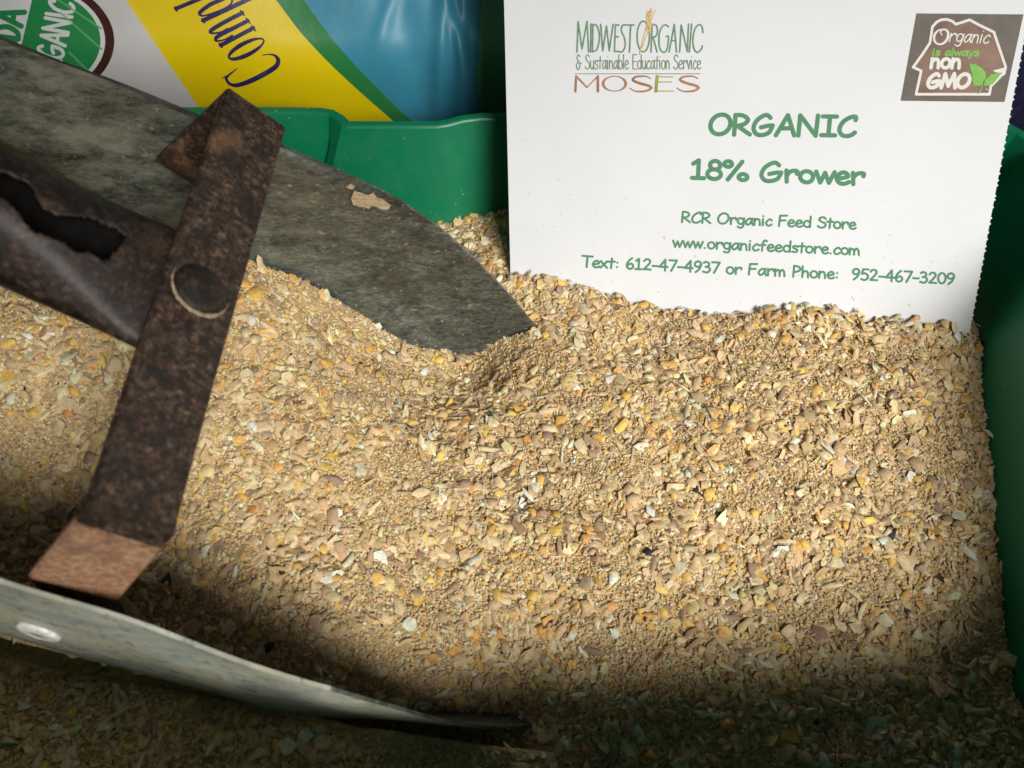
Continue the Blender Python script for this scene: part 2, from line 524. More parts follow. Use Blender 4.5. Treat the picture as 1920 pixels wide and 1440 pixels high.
GREEN = mat_green_plastic()
GALV = mat_galv()
GALVO = mat_galv_out()
RUST = mat_rust()
RUSTT = mat_rust('sooty rusted tube', 'tube')
PAPER = mat_paper()
RIVET = mat_plain('pale worn rivet', (.74, .70, .64), .55, .4, .35, 420)
RIVDIM = mat_plain('rust brown rivet centre', (.30, .19, .13), .7, .3, .4, 400)
CRUST = mat_plain('dried feed crust', (.52, .39, .23), .9, .15, .35, 1500)
DARK = mat_plain('grimy black rim', (.030, .027, .023), .55, .4, .5, 300)
TUBE_SHADE = mat_plain('shade painted inside tube', (.008, .007, .006), .9, .1, .4, 300)  # near-black colour stands in for the shade inside the handle
WORN = mat_plain('worn tan rust ring', (.34, .25, .16), .7, .3, .5, 600)
INK_GREEN = mat_plain('green ink', (.098, .262, .142), .65, .2, .10, 300)
INK_LOGO = mat_plain('pale green ink', (.17, .30, .19), .65, .2, .2, 500)
INK_GREY = mat_plain('grey green ink', (.22, .28, .20), .65, .2, .2, 500)
INK_BROWN = mat_plain('red brown ink', (.42, .20, .12), .65, .2, .25, 300)
INK_OLIVE = mat_plain('olive ink', (.42, .36, .10), .65, .2, .2, 300)
INK_WHEAT = mat_plain('wheat ink', (.72, .50, .18), .65, .2, .25, 900)
INK_TAUPE = mat_plain('taupe ink', (.135, .112, .085), .55, .3, .12, 200)
INK_INNER = mat_plain('badge brown ink', (.22, .13, .088), .55, .3, .35, 70)
INK_WHITE = mat_plain('badge white ink', (.80, .76, .70), .6, .2, .04, 200)
INK_LIME = mat_plain('lime ink', (.23, .50, .10), .6, .2, .15, 300)
BAG_WHITE = mat_bag('white bag film', (.62, .59, .57))
BAG_YELLOW = mat_bag('yellow bag film', (.82, .60, .002), .4, .03)
BAG_GREEN = mat_bag('green bag film', (.026, .21, .055))
BAG_BLUE = mat_bag('blue bag film', (.045, .26, .37), .46, .10)
BAG_EDGE = mat_bag('dull green bag film', (.15, .44, .21), .35, .25)
BAG_NAVY = mat_bag('navy bag film', (.02, .02, .06))
SEAL_GREEN = mat_bag('seal green print', (.02, .25, .07))
SEAL_LINE = mat_bag('seal pale green print', (.12, .42, .16))
SEAL_BROWN = mat_bag('seal brown print', (.060, .020, .014))
SEAL_WHITE = mat_bag('seal white print', (.72, .72, .69))
NAVY = mat_bag('navy lettering', (.028, .018, .095))
SHELF = mat_plain('dark shelf board', (.06, .045, .035), .6, .3, .3, 20)
FEED = mat_feed()

# ------------------------------------------------------------------ shelf
sv = [(-1.2, -.7, 0), (1.2, -.7, 0), (1.2, 1.1, 0), (-1.2, 1.1, 0)]
sv += [(x, y, -.03) for x, y, z in sv]
sh = mesh_obj('shelf', sv, [(0, 1, 2, 3), (7, 6, 5, 4), (0, 4, 5, 1), (1, 5, 6, 2), (2, 6, 7, 3), (3, 7, 4, 0)], SHELF)
sh['kind'] = 'structure'
sh['label'] = 'dark shelf board under the green bin and feed sack'

Z = CAMZ                                     # heights below are measured from the lens: world z = Z + value

# ------------------------------------------------------------------ green bin
ZR = Z-.2443
def loop_pts():
    L = []
    def add(x, y, k=1):
        L.append((x, y))
    # back wall, from the left, with the stepped-in middle panel
    add(-.36, .324); add(-.2, .3225); add(-.120, .3232); add(-.100, .3230); add(-.088, .3226); add(-.0835, .3215); add(-.0800, .3185); add(-.0768, .3142); add(-.0745, .3130)
    add(-.05, .3130); add(-.034, .3130); add(-.029, .3142); add(-.022, .3172); add(-.014, .3188); add(.06, .319); add(.15, .3195)
    for a in (90, 70, 50, 30, 10, 0):
        add(.207+.022*math.cos(math.radians(a)), .297+.022*math.sin(math.radians(a)))
    add(.222, .22); add(.212, .13)
    for a in (0, -15, -30, -45, -60, -75, -90):
        add(.165+.042*math.cos(math.radians(a)), .076+.042*math.sin(math.radians(a)))
    add(.08, .034); add(.0, .033); add(-.05, .0305); add(-.1, .030); add(-.2, .030); add(-.3, .032)
    for a in (270, 240, 210, 180):
        add(-.36+.03*math.cos(math.radians(a)), .064+.03*math.sin(math.radians(a)))
    add(-.39, .2)
    for a in (180, 150, 120, 90):
        add(-.36+.03*math.cos(math.radians(a)), .292+.03*math.sin(math.radians(a)))
    return np.array(L[:-1])
LP = loop_pts()
def loop_norm(P):
    d = np.roll(P, -1, 0)-np.roll(P, 1, 0)
    n = np.c_[-d[:, 1], d[:, 0]]             # clockwise loop: outward is to the left
    return n/np.linalg.norm(n, axis=1)[:, None]
LN = loop_norm(LP)
def dens(P, N, k=3):
    return P, N
FL = np.where(LN[:, 0] > .5, .48, .33)*(1-.75*np.clip(-LN[:, 1], 0, 1))       # flare of the walls
rows = []
RISE = np.maximum((.019+.014*np.clip((LP[:, 0]-.08)/.10, 0, 1)+.031*np.clip((-LP[:, 0]-.01)/.05, 0, 1))*np.clip((.16-LP[:, 1])/.12, 0, 1), .046*np.clip((LP[:, 0]-.16)/.04, 0, 1)*np.clip((.295-LP[:, 1])/.10, 0, 1))   # near and right rim raised out of view to cast the front shade
def ringrow(off, z):
    k = max(0, (z-.0095)/(ZR-.0095))
    rows.append(np.c_[LP+LN*off[:, None] if np.ndim(off) else LP+LN*off, z+RISE*k])
depth = ZR-.006
ringrow(-FL*depth-.004, .0065)
ringrow(-FL*depth, .0095)
for t in (.25, .5, .75, .9):
    ringrow(-FL*depth*(1-t), .0095+(ZR-.0095)*t)
ringrow(-.0004+0*FL, ZR-.0011)
ringrow(.0001+0*FL, ZR-.0004)
ringrow(.0008+0*FL, ZR)
ringrow(.0034+0*FL, ZR)
ringrow(.0042+0*FL, ZR-.0008)
ringrow(.0042+0*FL, ZR-.006)
ringrow(.0028-FL*.004, ZR-.0065)
ringrow(.0028-FL*depth, .003)
n = len(LP)
V = np.concatenate(rows)
Fc = []
for r in range(len(rows)-1):
    for i in range(n):
        j = (i+1) % n
        Fc.append((r*n+i, r*n+j, (r+1)*n+j, (r+1)*n+i))
Fc.append(tuple(range(n)))
Fc.append(tuple(reversed(range((len(rows)-1)*n, len(rows)*n))))
binr = empty('storage_bin', (0, .17, 0))
tag(binr, 'green plastic bin full of ground feed, with a stepped back rim', 'bin')
bo = mesh_obj('tub', V, Fc, GREEN, binr, smooth=True)
m_ = bo.modifiers.new('b', 'EDGE_SPLIT'); m_.split_angle = math.radians(16)

# ------------------------------------------------------------------ feed sack behind
BP0 = np.array([-.05, .345, Z-.25])
BNv = unit((0.06, -.80, .60))
def bag_off(px, py):
    """bulge and creases of the film, metres along the outward normal"""
    u, w = px/1000., py/1000.
    o = -.020*((u-.35)**2)-.012*max(0, (u-.62))**1.0*.6
    o += .0018*math.sin(u*9+w*5)+.0011*math.sin(u*17-w*11+1)
    for cx_, sl, am, wd, y0 in ((.735, -.30, .0022, .016, .15), (.832, -.05, .0026, .015, .6), (.868, -.02, .0024, .012, .6), (.842, .22, .0016, .011, 1.6), (.852, .34, -.0016, .012, 1.6), (.74, .36, -.0024, .040, 1.2), (.20, .5, .0012, .03, .9)):
        d = (u-cx_-sl*w)/wd
        fade = 1/(1+math.exp((w-y0*.35)*22)) if y0 < .3 else 1
        o += am*math.exp(-d*d)*fade
    if u > .885:
        o -= .03*(u-.885)
    if w > .06:                       # the filled sack tucks under towards its foot
        o -= 1.1*(min(w, .26)-.06)**2+.44*max(0, w-.26)
    return o
def bag_raw(px, py, lift=0.0):
    p = on_plane(px, py, BP0, BNv)
    r = unit(p-EYE)
    return p+r*((bag_off(px, py)+lift)/np.dot(r, BNv))
def bag_at(px, py, lift=0.0):
    return bag_raw(px, py, lift)
BX = {  # colour boundaries of the print, measured at rows of the photograph
 -240: [-900, 60, 330, 432, 862+40, 1800, 2400],
 -120: [-900, 150, 420, 492, 890, 1700, 2300],
 0: [-900, 236, 518, 570, 903, 1640, 2200],
 60: [-900, 276, 562, 612, 900, 1640, 2200],
 120: [-900, 317, 618, 663, 896, 1640, 2200],
 180: [-900, 358, 683, 722, 896, 1640, 2200],
 240: [-900, 400, 752, 786, 902, 1640, 2200],
 330: [-900, 470, 865, 905, 960, 1640, 2200],
 430: [-900, 560, 990, 1030, 1070, 1640, 2200]}
ys = np.linspace(-240, 430, 110)
ky = sorted(BX)
bd = np.array([[np.interp(y, ky, [BX[k][i] for k in ky]) for i in range(7)] for y in ys])
for i in range(1, 6):
    bd[:, i] = np.convolve(np.pad(bd[:, i], 3, 'edge'), np.ones(7)/7, 'valid')
sub = [26, 26, 10, 90, 30, 6]
Vb, Fb, Mb = [], [], []
cols = sum(sub)+1
for r, y in enumerate(ys):
    xs = []
    for i in range(6):
        xs += list(np.linspace(bd[r, i], bd[r, i+1], sub[i], endpoint=False))
    xs.append(bd[r, 6])
    Vb += [bag_at(x, y) for x in xs]
for r in range(len(ys)-1):
    k = 0
    for i in range(6):
        for j in range(sub[i]):
            a = r*cols+k
            Fb.append((a, a+cols, a+cols+1, a+1))
            Mb.append(i)
            k += 1
# back of the sack: a second, bulged sheet closing it into a filled body
nf = len(Vb)
back = []
for r in range(len(ys)):
    for k in range(cols):
        p = Vb[r*cols+k]
        tt = (k/(cols-1))*(1-k/(cols-1))*4
        rr = (r/(len(ys)-1))*(1-r/(len(ys)-1))*4
        back.append(p-BNv*(.012+.075*math.sqrt(max(tt*rr, 0))))
Vb += back
for r in range(len(ys)-1):
    for k in range(cols-1):
        a = nf+r*cols+k
        Fb.append((a, a+1, a+cols+1, a+cols)); Mb.append(0)
for r in range(len(ys)-1):
    for k in (0, cols-1):
        a = r*cols+k
        Fb.append((a, a+cols, nf+a+cols, nf+a) if k else (a, nf+a, nf+a+cols, a+cols)); Mb.append(0 if k == 0 else 5)
for r in (0, len(ys)-1):
    for k in range(cols-1):
        a = r*cols+k
        Fb.append((a, nf+a, nf+a+1, a+1) if r else (a, a+1, nf+a+1, nf+a)); Mb.append(0)
sack = empty('feed_sack', (-.05, .40, 0))
tag(sack, 'plastic feed sack printed white, yellow, green and blue behind the green bin', 'sack')
mesh_obj('film', Vb, Fb, None, sack, True, [BAG_WHITE, BAG_YELLOW, BAG_GREEN, BAG_BLUE, BAG_EDGE, BAG_NAVY], Mb)

# organic seal printed on the sack: centre, reading direction (up the photo) and its down direction
SC, SA, SB = np.array([52, 75.]), np.array([27, -115.]), np.array([160, 22.])
def sealp(a, b): return SC+SA*a+SB*b
def arc(r, a0, a1, n=60): return [sealp(r*math.sin(math.radians(t)), -r*math.cos(math.radians(t))) for t in np.linspace(a0, a1, n)]
seal = empty('organic_seal', bag_at(*SC))
seal.parent = sack
seal.matrix_parent_inverse = sack.matrix_world.inverted()
bpy.context.view_layer.update()
k = Ink(.9, 5); k.poly(arc(1.0, 0, 360, 90)[:-1]); k.build('ring', lambda x, y: bag_at(x, y, .00025), SEAL_BROWN, seal)
k = Ink(.9, 5); k.poly(arc(.895, 0, 360, 90)[:-1]); k.build('ground', lambda x, y: bag_at(x, y, .0004), SEAL_WHITE, seal)
k = Ink(.8, 5); k.poly([sealp(.84*math.sin(math.radians(t)), -.84*math.cos(math.radians(t))) for t in np.linspace(86, 274, 70)]); k.build('field', lambda x, y: bag_at(x, y, .00055), SEAL_GREEN, seal)
k = Ink(.6, 5)
for a0, b0, a1, b1 in ((.50, .30, .02, .86), (.75, .16, .34, .80), (-.1, .50, -.36, .77), (.30, .42, -.20, .86), (-.35, .5, -.6, .62)):
    if (a0, b0) == (.30, .42):
        continue
    k.line([sealp(a0, b0), sealp(a1, b1)], 1.7)
k.build('furrow', lambda x, y: bag_at(x, y, .0007), SEAL_LINE, seal)
k = Ink(.6, 5)
write(k, 'ORGAN|C', sealp(-.66, .46), sealp(.70, .46), 55, 3.3, updir=-SB)
write(k, 'USDA', sealp(-.50, -.08), sealp(.47, -.08), 62, 5.0, updir=-SB)
v_, f_ = k.sheet()
cen = [np.mean([v_[i] for i in q], axis=0) for q in f_]
wf = [q for q, ce in zip(f_, cen) if np.linalg.solve(np.c_[SA, SB], ce-SC)[1] > .0]
gf = [q for q, ce in zip(f_, cen) if np.linalg.solve(np.c_[SA, SB], ce-SC)[1] <= .0]
def submesh(name, v, f, place, mat, parent):
    used = sorted({i for q in f for i in q})
    mp = {i: j for j, i in enumerate(used)}
    return mesh_obj(name, [place(*v[i]) for i in used], [tuple(mp[i] for i in reversed(q)) for q in f], mat, parent)
submesh('lettering', v_, wf, lambda x, y: bag_at(x, y, .0007), SEAL_WHITE, seal)
submesh('lettering', v_, gf, lambda x, y: bag_at(x, y, .0007), SEAL_GREEN, seal)

# slanted navy word on the yellow band
k = Ink(.5, 5)
Q = lambda *p: [(300+x/7.385, y/7.385) for x, y in p]
R_ = lambda *r: [x/7.385 for x in r] if len(r) > 1 else r[0]/7.385
k.line(Q((1500, -480), (560, -20), (222, 118)), R_(28)); k.line(Q((205, 98), (236, 152)), R_(12))
k.line(Q((1500, -150), (1180, 10), (600, 282)), R_(32)); k.line(Q((583, 262), (618, 312)), R_(13))
k.curve(Q((1120, -150), (880, -20), (700, 60), (575, 150), (548, 190), (600, 218), (750, 172), (900, 110), (985, 50), (1010, -20), (1120, -150)), R_(26, 28, 30, 28, 22, 12, 9, 9, 12, 16, 22))
k.line(Q((1290, 388), (845, 625)), R_(30)); k.line(Q((1268, 352), (1326, 428)), R_(9)); k.line(Q((820, 602), (858, 655)), R_(13))
k.curve(Q((1215, 288), (1000, 398), (820, 490), (772, 538), (800, 568), (900, 545), (1000, 492)), R_(28, 30, 30, 26, 14, 10, 14))
k.curve(Q((1140, 178), (950, 275), (750, 390), (698, 438), (740, 460), (850, 440), (930, 398)), R_(28, 30, 30, 26, 14, 10, 14))
k.line(Q((1115, 143), (1168, 213)), R_(9)); k.line(Q((1194, 250), (1250, 322)), R_(9))
oc, od, on_ = np.array([1197, 675]), unit((-.89, .455)), unit((.455, .89))
k.curve(Q(*[tuple(oc+od*268*math.cos(t)+on_*82*math.sin(t)) for t in np.linspace(0, 2*math.pi, 16, endpoint=False)]), R_(14, 24, 31, 27, 14, 10, 14, 26, 31, 24, 14), True)
k.curve(Q((1415, 765), (1520, 752), (1600, 775), (1638, 840), (1600, 925), (1450, 1022), (1250, 1122), (1080, 1178), (980, 1168), (925, 1110), (932, 1060), (1072, 945)), R_(5, 9, 18, 30, 35, 36, 35, 30, 20, 20, 18, 4))
k.line(Q((858, 1085), (930, 1052)), R_(5, 13))
k.build('lettering', lambda x, y: bag_at(x, y, .0004), NAVY, sack)

# ------------------------------------------------------------------ white card
cr = np.array([0.98435, 0.04988, -0.16901]); cd = np.array([0.01573, 0.93041, 0.36619])
def c2w(v): return np.array([v[0], -v[1]*sp+v[2]*cp, -v[1]*cp-v[2]*sp])
CR, CD = unit(c2w(cr)), unit(c2w(cd))
CN = unit(np.cross(CR, CD)); CN = -CN if CN[1] > 0 else CN       # toward the viewer
C0 = on_z(957, 510, Z-.2816)
def card_at(px, py, lift=0.0):
    return on_plane(px, py, C0, CN)+CN*lift
# outline in card coordinates (metres from its lower left contact point)
def to_card(px, py):
    d = card_at(px, py)-C0
    return np.array([d@CR, d@CD])
lb, lt = to_card(957, 510), to_card(945, 0)
rb, rt = to_card(1820, 617), to_card(1935, 0)
le, re = (lt-lb), (rt-rb)
TOPV = -.150
def edge(p, d, v): return p+d*((v-p[1])/d[1])
out = []
NB = 24
xl0, xr0 = edge(lb, le, .03), edge(rb, re, .03)
xl1, xr1 = edge(lb, le, TOPV), edge(rb, re, TOPV)
out += [tuple(xl0), tuple(xr0)]
steps = 62
for i in range(1, steps):                                        # torn perforation along the right edge
    v = .03+(TOPV-.03)*i/steps
    p = edge(rb, re, v)
    rv = random.Random(i).uniform(.5, 1)
    q = p[1]+.0008*random.Random(i+500).uniform(-1, 1)
    out += [(p[0]-.0002, q+.0004), (p[0]+.00035*rv, q+.0001), (p[0]+.0002*rv, q-.0004), (p[0]-.00025, q-.0006)]
out += [tuple(xr1), tuple(xl1)]
front = [C0+CR*a+CD*b for a, b in out]
backv = [p-CN*.0005 for p in front]
n = len(out)
fcs = [tuple(range(n)), tuple(reversed(range(n, 2*n)))]+[(i, i+n, (i+1) % n+n, (i+1) % n) for i in range(n)]
card = mesh_obj('sign_card', front+backv, fcs, PAPER)
tag(card, 'white printed feed card with green writing, stuck upright in the feed', 'sign card')
bpy.context.view_layer.update()
pl = lambda h: (lambda x, y: card_at(x, y, h))
k = Ink(.6); write(k, 'ORGANIC', (1328, 256), (1608, 259.5), 46, 4.1, updir=(.02, -1)); k.build('heading', pl(.0001), INK_GREEN, card)
k = Ink(.6); write(k, '18% Grower', (1294, 338), (1623, 350), 43, 4.0, updir=(.03, -1)); k.build('grade_line', pl(.0001), INK_GREEN, card)
k = Ink(.5)
write(k, 'RCR Organic Feed Store', (1277, 418.5), (1606, 431.5), 24, 1.95, updir=(.04, -1))
k.build('shop_line', pl(.0001), INK_GREEN, card)
k = Ink(.5)
write(k, 'www.organicfeedstore.com', (1260, 465), (1612, 480), 24, 1.95, updir=(.04, -1))
k.build('web_line', pl(.0001), INK_GREEN, card)
k = Ink(.5)
write(k, 'Text: 612-47-4937 or Farm Phone:  952-467-3209', (1089, 502), (1790, 535), 24.5, 2.0, updir=(.045, -1))
k.build('phone_line', pl(.0001), INK_GREEN, card)

logo = empty('education_logo', card_at(1195, 100))
logo.parent = card
logo.matrix_parent_inverse = card.matrix_world.inverted()
bpy.context.view_layer.update()
k = Ink(.45)
L3 = lambda *p: [(1060+x/6.857, 10+y/6.857) for x, y in p]
def caps(st, r): 
    for kind, pts in st:
        P = L3(*pts)
        (k.line if kind == 'l' else k.curve)(P, r)
r1 = 1.55
caps([l((150, 600), (165, 210), (215, 560), (280, 205), (300, 600)),
      l((330, 240), (325, 600)), l((355, 245), (350, 600)), c((352, 245), (410, 270), (440, 400), (410, 560), (350, 600)),
      l((455, 245), (482, 585), (530, 265), (565, 585), (615, 245)),
      l((690, 255), (645, 250), (632, 595), (685, 590)), l((640, 405), (685, 405)),
      c((775, 250), (735, 260), (722, 330), (760, 420), (770, 520), (740, 590), (695, 600)),
      l((775, 253), (885, 253)), l((840, 255), (825, 600)),
      E(1003, 400, 80, 198),
      l((1115, 245), (1103, 600)), c((1115, 248), (1170, 260), (1185, 340), (1160, 400), (1110, 412)), l((1130, 415), (1180, 600)),
      c((1325, 275), (1285, 250), (1235, 290), (1205, 400), (1215, 550), (1265, 605), (1310, 560), (1328, 405), (1300, 402)),
      l((1335, 600), (1402, 245), (1430, 600)), l((1365, 455), (1420, 455)),
      l((1470, 600), (1490, 255), (1570, 595), (1585, 240)), l((1625, 240), (1595, 600)),
      c((1770, 350), (1755, 270), (1715, 250), (1665, 310), (1640, 440), (1655, 560), (1700, 605), (1750, 560), (1762, 520))], r1)
k.build('title', pl(.0001), INK_LOGO, logo)
k = Ink(.45)
write(k, '& Sustainable Education Service', (1080, 130.5), (1315, 130.5), 29, 1.05, updir=(.0, -1))
k.build('subtitle', pl(.0001), INK_GREY, logo)
k = Ink(.45); k.line(L3((125, 880), (1732, 880)), .75); k.build('rule', pl(.0001), INK_GREY, logo)
k = Ink(.45)
k.line(L3((130, 1105), (140, 915)), 2.3); k.line(L3((150, 920), (278, 1055)), 1.7); k.line(L3((278, 1055), (412, 918)), 1.2); k.line(L3((418, 915), (420, 1105)), 2.5)
k.curve(L3(*[(632+145*math.cos(t), 1007+95*math.sin(t)) for t in np.linspace(0, 2*math.pi, 14, endpoint=False)]), [2.9, 2.2, 1.2, .9, 1.2, 2.2, 2.9, 2.2, 1.2, .9, 1.2, 2.2, 2.9], True)
def SS(ox): k.curve(L3((ox+265, 940), (ox+200, 912), (ox+80, 920), (ox+40, 960), (ox+120, 1000), (ox+230, 1030), (ox+275, 1060), (ox+210, 1100), (ox+80, 1105), (ox, 1065)), [1.1, 1.4, 2, 2.4, 2.6, 2.6, 2.4, 2, 1.4, 1.1])
SS(830); SS(1438)
k.build('title', pl(.0001), INK_BROWN, logo)
k = Ink(.45); k.line(L3((1180, 915), (1165, 1105)), 3.0); k.line(L3((1195, 918), (1385, 920)), 1.1); k.line(L3((1195, 985), (1365, 985)), 1.1); k.line(L3((1190, 1102), (1390, 1102)), 1.1)
k.build('title', pl(.0001), INK_OLIVE, logo)
k = Ink(.45)
k.curve(L3((955, 630), (985, 500), (1030, 330), (1060, 200)), .9); k.curve(L3((965, 600), (1010, 480), (1060, 350)), .8)
rw = random.Random(4)
for i in range(34):
    t = i/34
    x0, y0 = 1070+30*math.sin(i*2.2)*.8, 340-240*t
    k.line(L3((x0, y0), (x0+12+rw.uniform(-25, 25), y0-40-rw.uniform(0, 25))), [1.2, .9, .3])
for i in range(9):
    x0, y0 = 1085+rw.uniform(-25, 25), 230-rw.uniform(0, 130)
    k.line(L3((x0, y0), (x0+rw.uniform(-5, 70), y0-90)), [.5, .25])
k.build('wheat', pl(.0002), INK_WHEAT, logo)

badge = empty('badge', card_at(1790, 108))
badge.parent = card
badge.matrix_parent_inverse = card.matrix_world.inverted()
bpy.context.view_layer.update()
L4 = lambda *p: [(1670+x/7.2, 10+y/7.2) for x, y in p]
k = Ink(.8); k.poly(L4((348, 108), (1792, 122), (1535, 1304), (135, 1288))); k.build('panel', pl(.0001), INK_TAUPE, badge)
house = [(340, 1200), (375, 1040), (410, 885), (300, 835), (420, 670), (525, 510), (545, 400), (560, 290), (620, 225), (680, 195), (760, 190), (830, 215), (875, 255), (960, 230), (1062, 195), (1200, 270), (1390, 362), (1450, 540), (1550, 830), (1530, 920), (1490, 945), (1430, 1010), (1350, 1090), (1330, 1200)]
k = Ink(.6); k.poly(L4(*house)); k.build('house_field', pl(.00018), INK_INNER, badge)
k = Ink(.5); k.line(L4(*(house+[house[0]])), 2.5); k.poly(L4((1375, 880), (1550, 835), (1535, 915), (1420, 905)))
k.build('house_outline', pl(.00026), INK_WHITE, badge)
k = Ink(.45)
k.curve(L4((690, 400), (670, 360), (710, 325), (765, 350), (770, 430), (720, 505), (645, 525), (590, 480), (590, 400), (640, 340), (700, 325)), [1.0, 1.2, 1.6, 2.2, 2.4, 2.2, 1.6, 2.0, 2.2, 1.6, 1.0])
write(k, 'rganic', (1670+780/7.2, 10+497/7.2), (1670+1345/7.2, 10+522/7.2), 28, 1.15, slant=.28, updir=(.03, -1))
write(k, 'non', (1670+520/7.2, 10+866/7.2), (1670+945/7.2, 10+870/7.2), 35, 3.3, slant=.12, updir=(.0, -1))
write(k, 'GMO', (1670+478/7.2, 10+1135/7.2), (1670+1088/7.2, 10+1138/7.2), 33, 3.6, slant=.12, updir=(.0, -1))
k.line(L4((1285, 1135), (1305, 1135)), .7)
k.build('lettering', pl(.00026), INK_WHITE, badge)
k = Ink(.45)
write(k, 'is always', (1670+556/7.2, 10+688/7.2), (1670+1195/7.2, 10+694/7.2), 17.5, 1.6, slant=.12, updir=(.0, -1))
k.build('lettering', pl(.00026), INK_LIME, badge)
k = Ink(.45)
k.poly(L4((1055, 785), (1130, 795), (1215, 835), (1275, 900), (1285, 975), (1262, 1010), (1235, 1030), (1215, 1085), (1110, 1080), (1100, 1010), (1095, 930), (1065, 840)))
k.poly(L4((1250, 1085), (1270, 1010), (1340, 935), (1420, 915), (1500, 905), (1440, 985), (1380, 1060), (1320, 1085)))
k.curve(L4((1180, 1190), (1225, 1110), (1235, 1050)), 1.1)
k.build('leaf', pl(.00034), INK_LIME, badge)

# ------------------------------------------------------------------ scoop
scoop = empty('feed_scoop', (-.08, .15, .08))
tag(scoop, 'old galvanised feed scoop with rusty strap handle, dug into the feed', 'scoop')
EXF = np.array([1, 0, -.537])
FAR0 = np.array([-.0765, .2255, Z-.185])
EXN = np.array([1, -.203, -.527])
NEA0 = np.array([-.0464, .0600, Z-.2216])
DN = unit(np.cross(unit(np.array([1, -.08, -.532])), unit(FAR0+EXF*.03-NEA0)))
DN = -DN if DN[2] > 0 else DN
DEP = .100
# far wall front edge read off the photograph: (along, down) from the end of the straight rim
def wallcoord(px, py):
    q = on_y(px, py, .2255)-FAR0
    M = np.c_[EXF, DN][[0, 2]]
    return np.linalg.solve(M, q[[0, 2]])
prof = np.array([wallcoord(*p) for p in ((530, 283), (590, 301), (650, 327), (740, 374), (830, 438), (900, 505), (960, 570), (1000, 620))])
fb = np.r_[np.maximum.accumulate(np.clip(prof[:, 1], 0, None)), .054, .062, DEP+.001]
fa = np.r_[prof[:, 0], prof[-1, 0]+.026, prof[-1, 0]+.038, prof[-1, 0]+.044]
NB_ = np.array([0, .0026, .0095, .0258, .0400, .0470, .0530, .0590, DEP+.001])
NA_ = np.array([.0, .0070, .0164, .036, .0610, .0760, .0830, .0860, .090])
EXPO = 3.6
NU, NV = 90, 96
XB = -.20
def near_line(a):
    t = min(max((a+.012)/.03, 0), 1)
    y = -.203*min(a, 0)+(.0 if a < -.012 else 0)
    # the wall straightens towards the mouth
    y = -.203*(a if a < -.012 else -.012+(a+.012)-(.03*t**3*(1-t/2) if t < 1 else .015+(a-.018)))
    up_ = .0030*math.sin(math.pi*min(max((a+.0712)/.0712, 0), 1))
    return NEA0+np.array([a, y, -.527*a+up_])
QS = np.r_[np.linspace(0, .7, 42, endpoint=False), np.linspace(.7, 1, 16)]
def scoop_pt(fr, sv):
    near = sv < 0
    q = abs(sv)-1
    ex = EXPO if not near else 6.5-1.5*min(1, max(0, (fr-.45)/.5))
    if q <= .7:
        ph = math.asin(min(1, (q/.7*.88)**(ex/2)))
    else:
        a0 = math.asin(.88**(ex/2))
        ph = a0+(math.pi/2-a0)*(q-.7)/.3
    return scoop_at(fr, math.pi-ph if near else ph)
def scoop_at(fr, ph):
    """fr 0 at the back plate, 1 at the front edge; ph 0 far rim .. pi near rim"""
    ex = EXPO if ph < math.pi/2 else 6.5-1.5*min(1, max(0, (fr-.45)/.5))
    wd = .5+.5*math.cos(ph)
    wd = wd*wd*(3-2*wd)
    DEPH = DEP*wd+(1-wd)*(DEP-.041*min(1, max(0, (fr-.55)/.42)))
    xi = math.copysign(abs(math.cos(ph))**(2/ex), math.cos(ph))
    et = abs(math.sin(ph))**(2/ex)
    b = et*DEPH
    w = .5+.5*math.cos(ph)
    w = w*w*(3-2*w)
    endF = np.interp(b, fb, fa)
    endN = np.interp(b, NB_, NA_)
    aF = XB+fr*(endF-XB)
    aN = XB+fr*(endN-XB)
    aF_ = aF if ph < math.pi/2 else XB+fr*(np.interp(DEP, fb, fa)*1+0-XB)
    a = w*aF+(1-w)*aN
    f = FAR0+EXF*(a)
    nn = near_line(a)
    mid, half = (f+nn)/2, (f-nn)/2
    return mid+half*xi+DN*b
phs = list(1+QS)+list(-(1+QS[::-1][1:]))
frs = np.r_[np.linspace(0, .6, 14, endpoint=False), np.linspace(.6, 1, 50)]
G = np.array([[scoop_pt(fr, ph) for ph in phs] for fr in frs])
rs = np.random.RandomState(5)
nu, nv = G.shape[:2]
# slight dents and waviness
U_, V_ = np.meshgrid(np.arange(nu), np.arange(nv), indexing='ij')
G[:, :, 1] += .0003*np.sin(U_*.23+V_*.05)+.0003*np.sin(U_*.11-V_*.12)
du = np.gradient(G, axis=0); dv = np.gradient(G, axis=1)
Nn = np.cross(du, dv); Nn /= np.linalg.norm(Nn, axis=2)[:, :, None]+1e-12
mid_axis = (G[:, :1]+G[:, -1:])/2
sgn = np.sign(np.sum(Nn[:, nv//2]*np.array(DN)))
sgn = 1 if np.mean(np.sum(Nn[:, nv//2]*DN, axis=-1)) > 0 else -1
TH = .0011
Ob = G+Nn*sgn*TH
vv = np.concatenate([G.reshape(-1, 3), Ob.reshape(-1, 3)])
ff, mm = [], []
ns = nu*nv
for i in range(nu-1):
    for j in range(nv-1):
        a = i*nv+j
        ff.append((a, a+1, a+nv+1, a+nv)); mm.append(0)
        ff.append((ns+a, ns+a+nv, ns+a+nv+1, ns+a+1)); mm.append(1)
for i in range(nu-1):
    for j in (0, nv-1):
        a = i*nv+j
        ff.append((a, a+nv, ns+a+nv, ns+a)); mm.append(2 if j == 0 else 1)
for j in range(nv-1):
    for i in (0, nu-1):
        a = i*nv+j
        ff.append((a, a+1, ns+a+1, ns+a)); mm.append(0)
pan = mesh_obj('pan', vv, ff, None, scoop, True, [GALV, GALVO, DARK], mm)
e_ = pan.modifiers.new('e', 'EDGE_SPLIT'); e_.split_angle = math.radians(40)
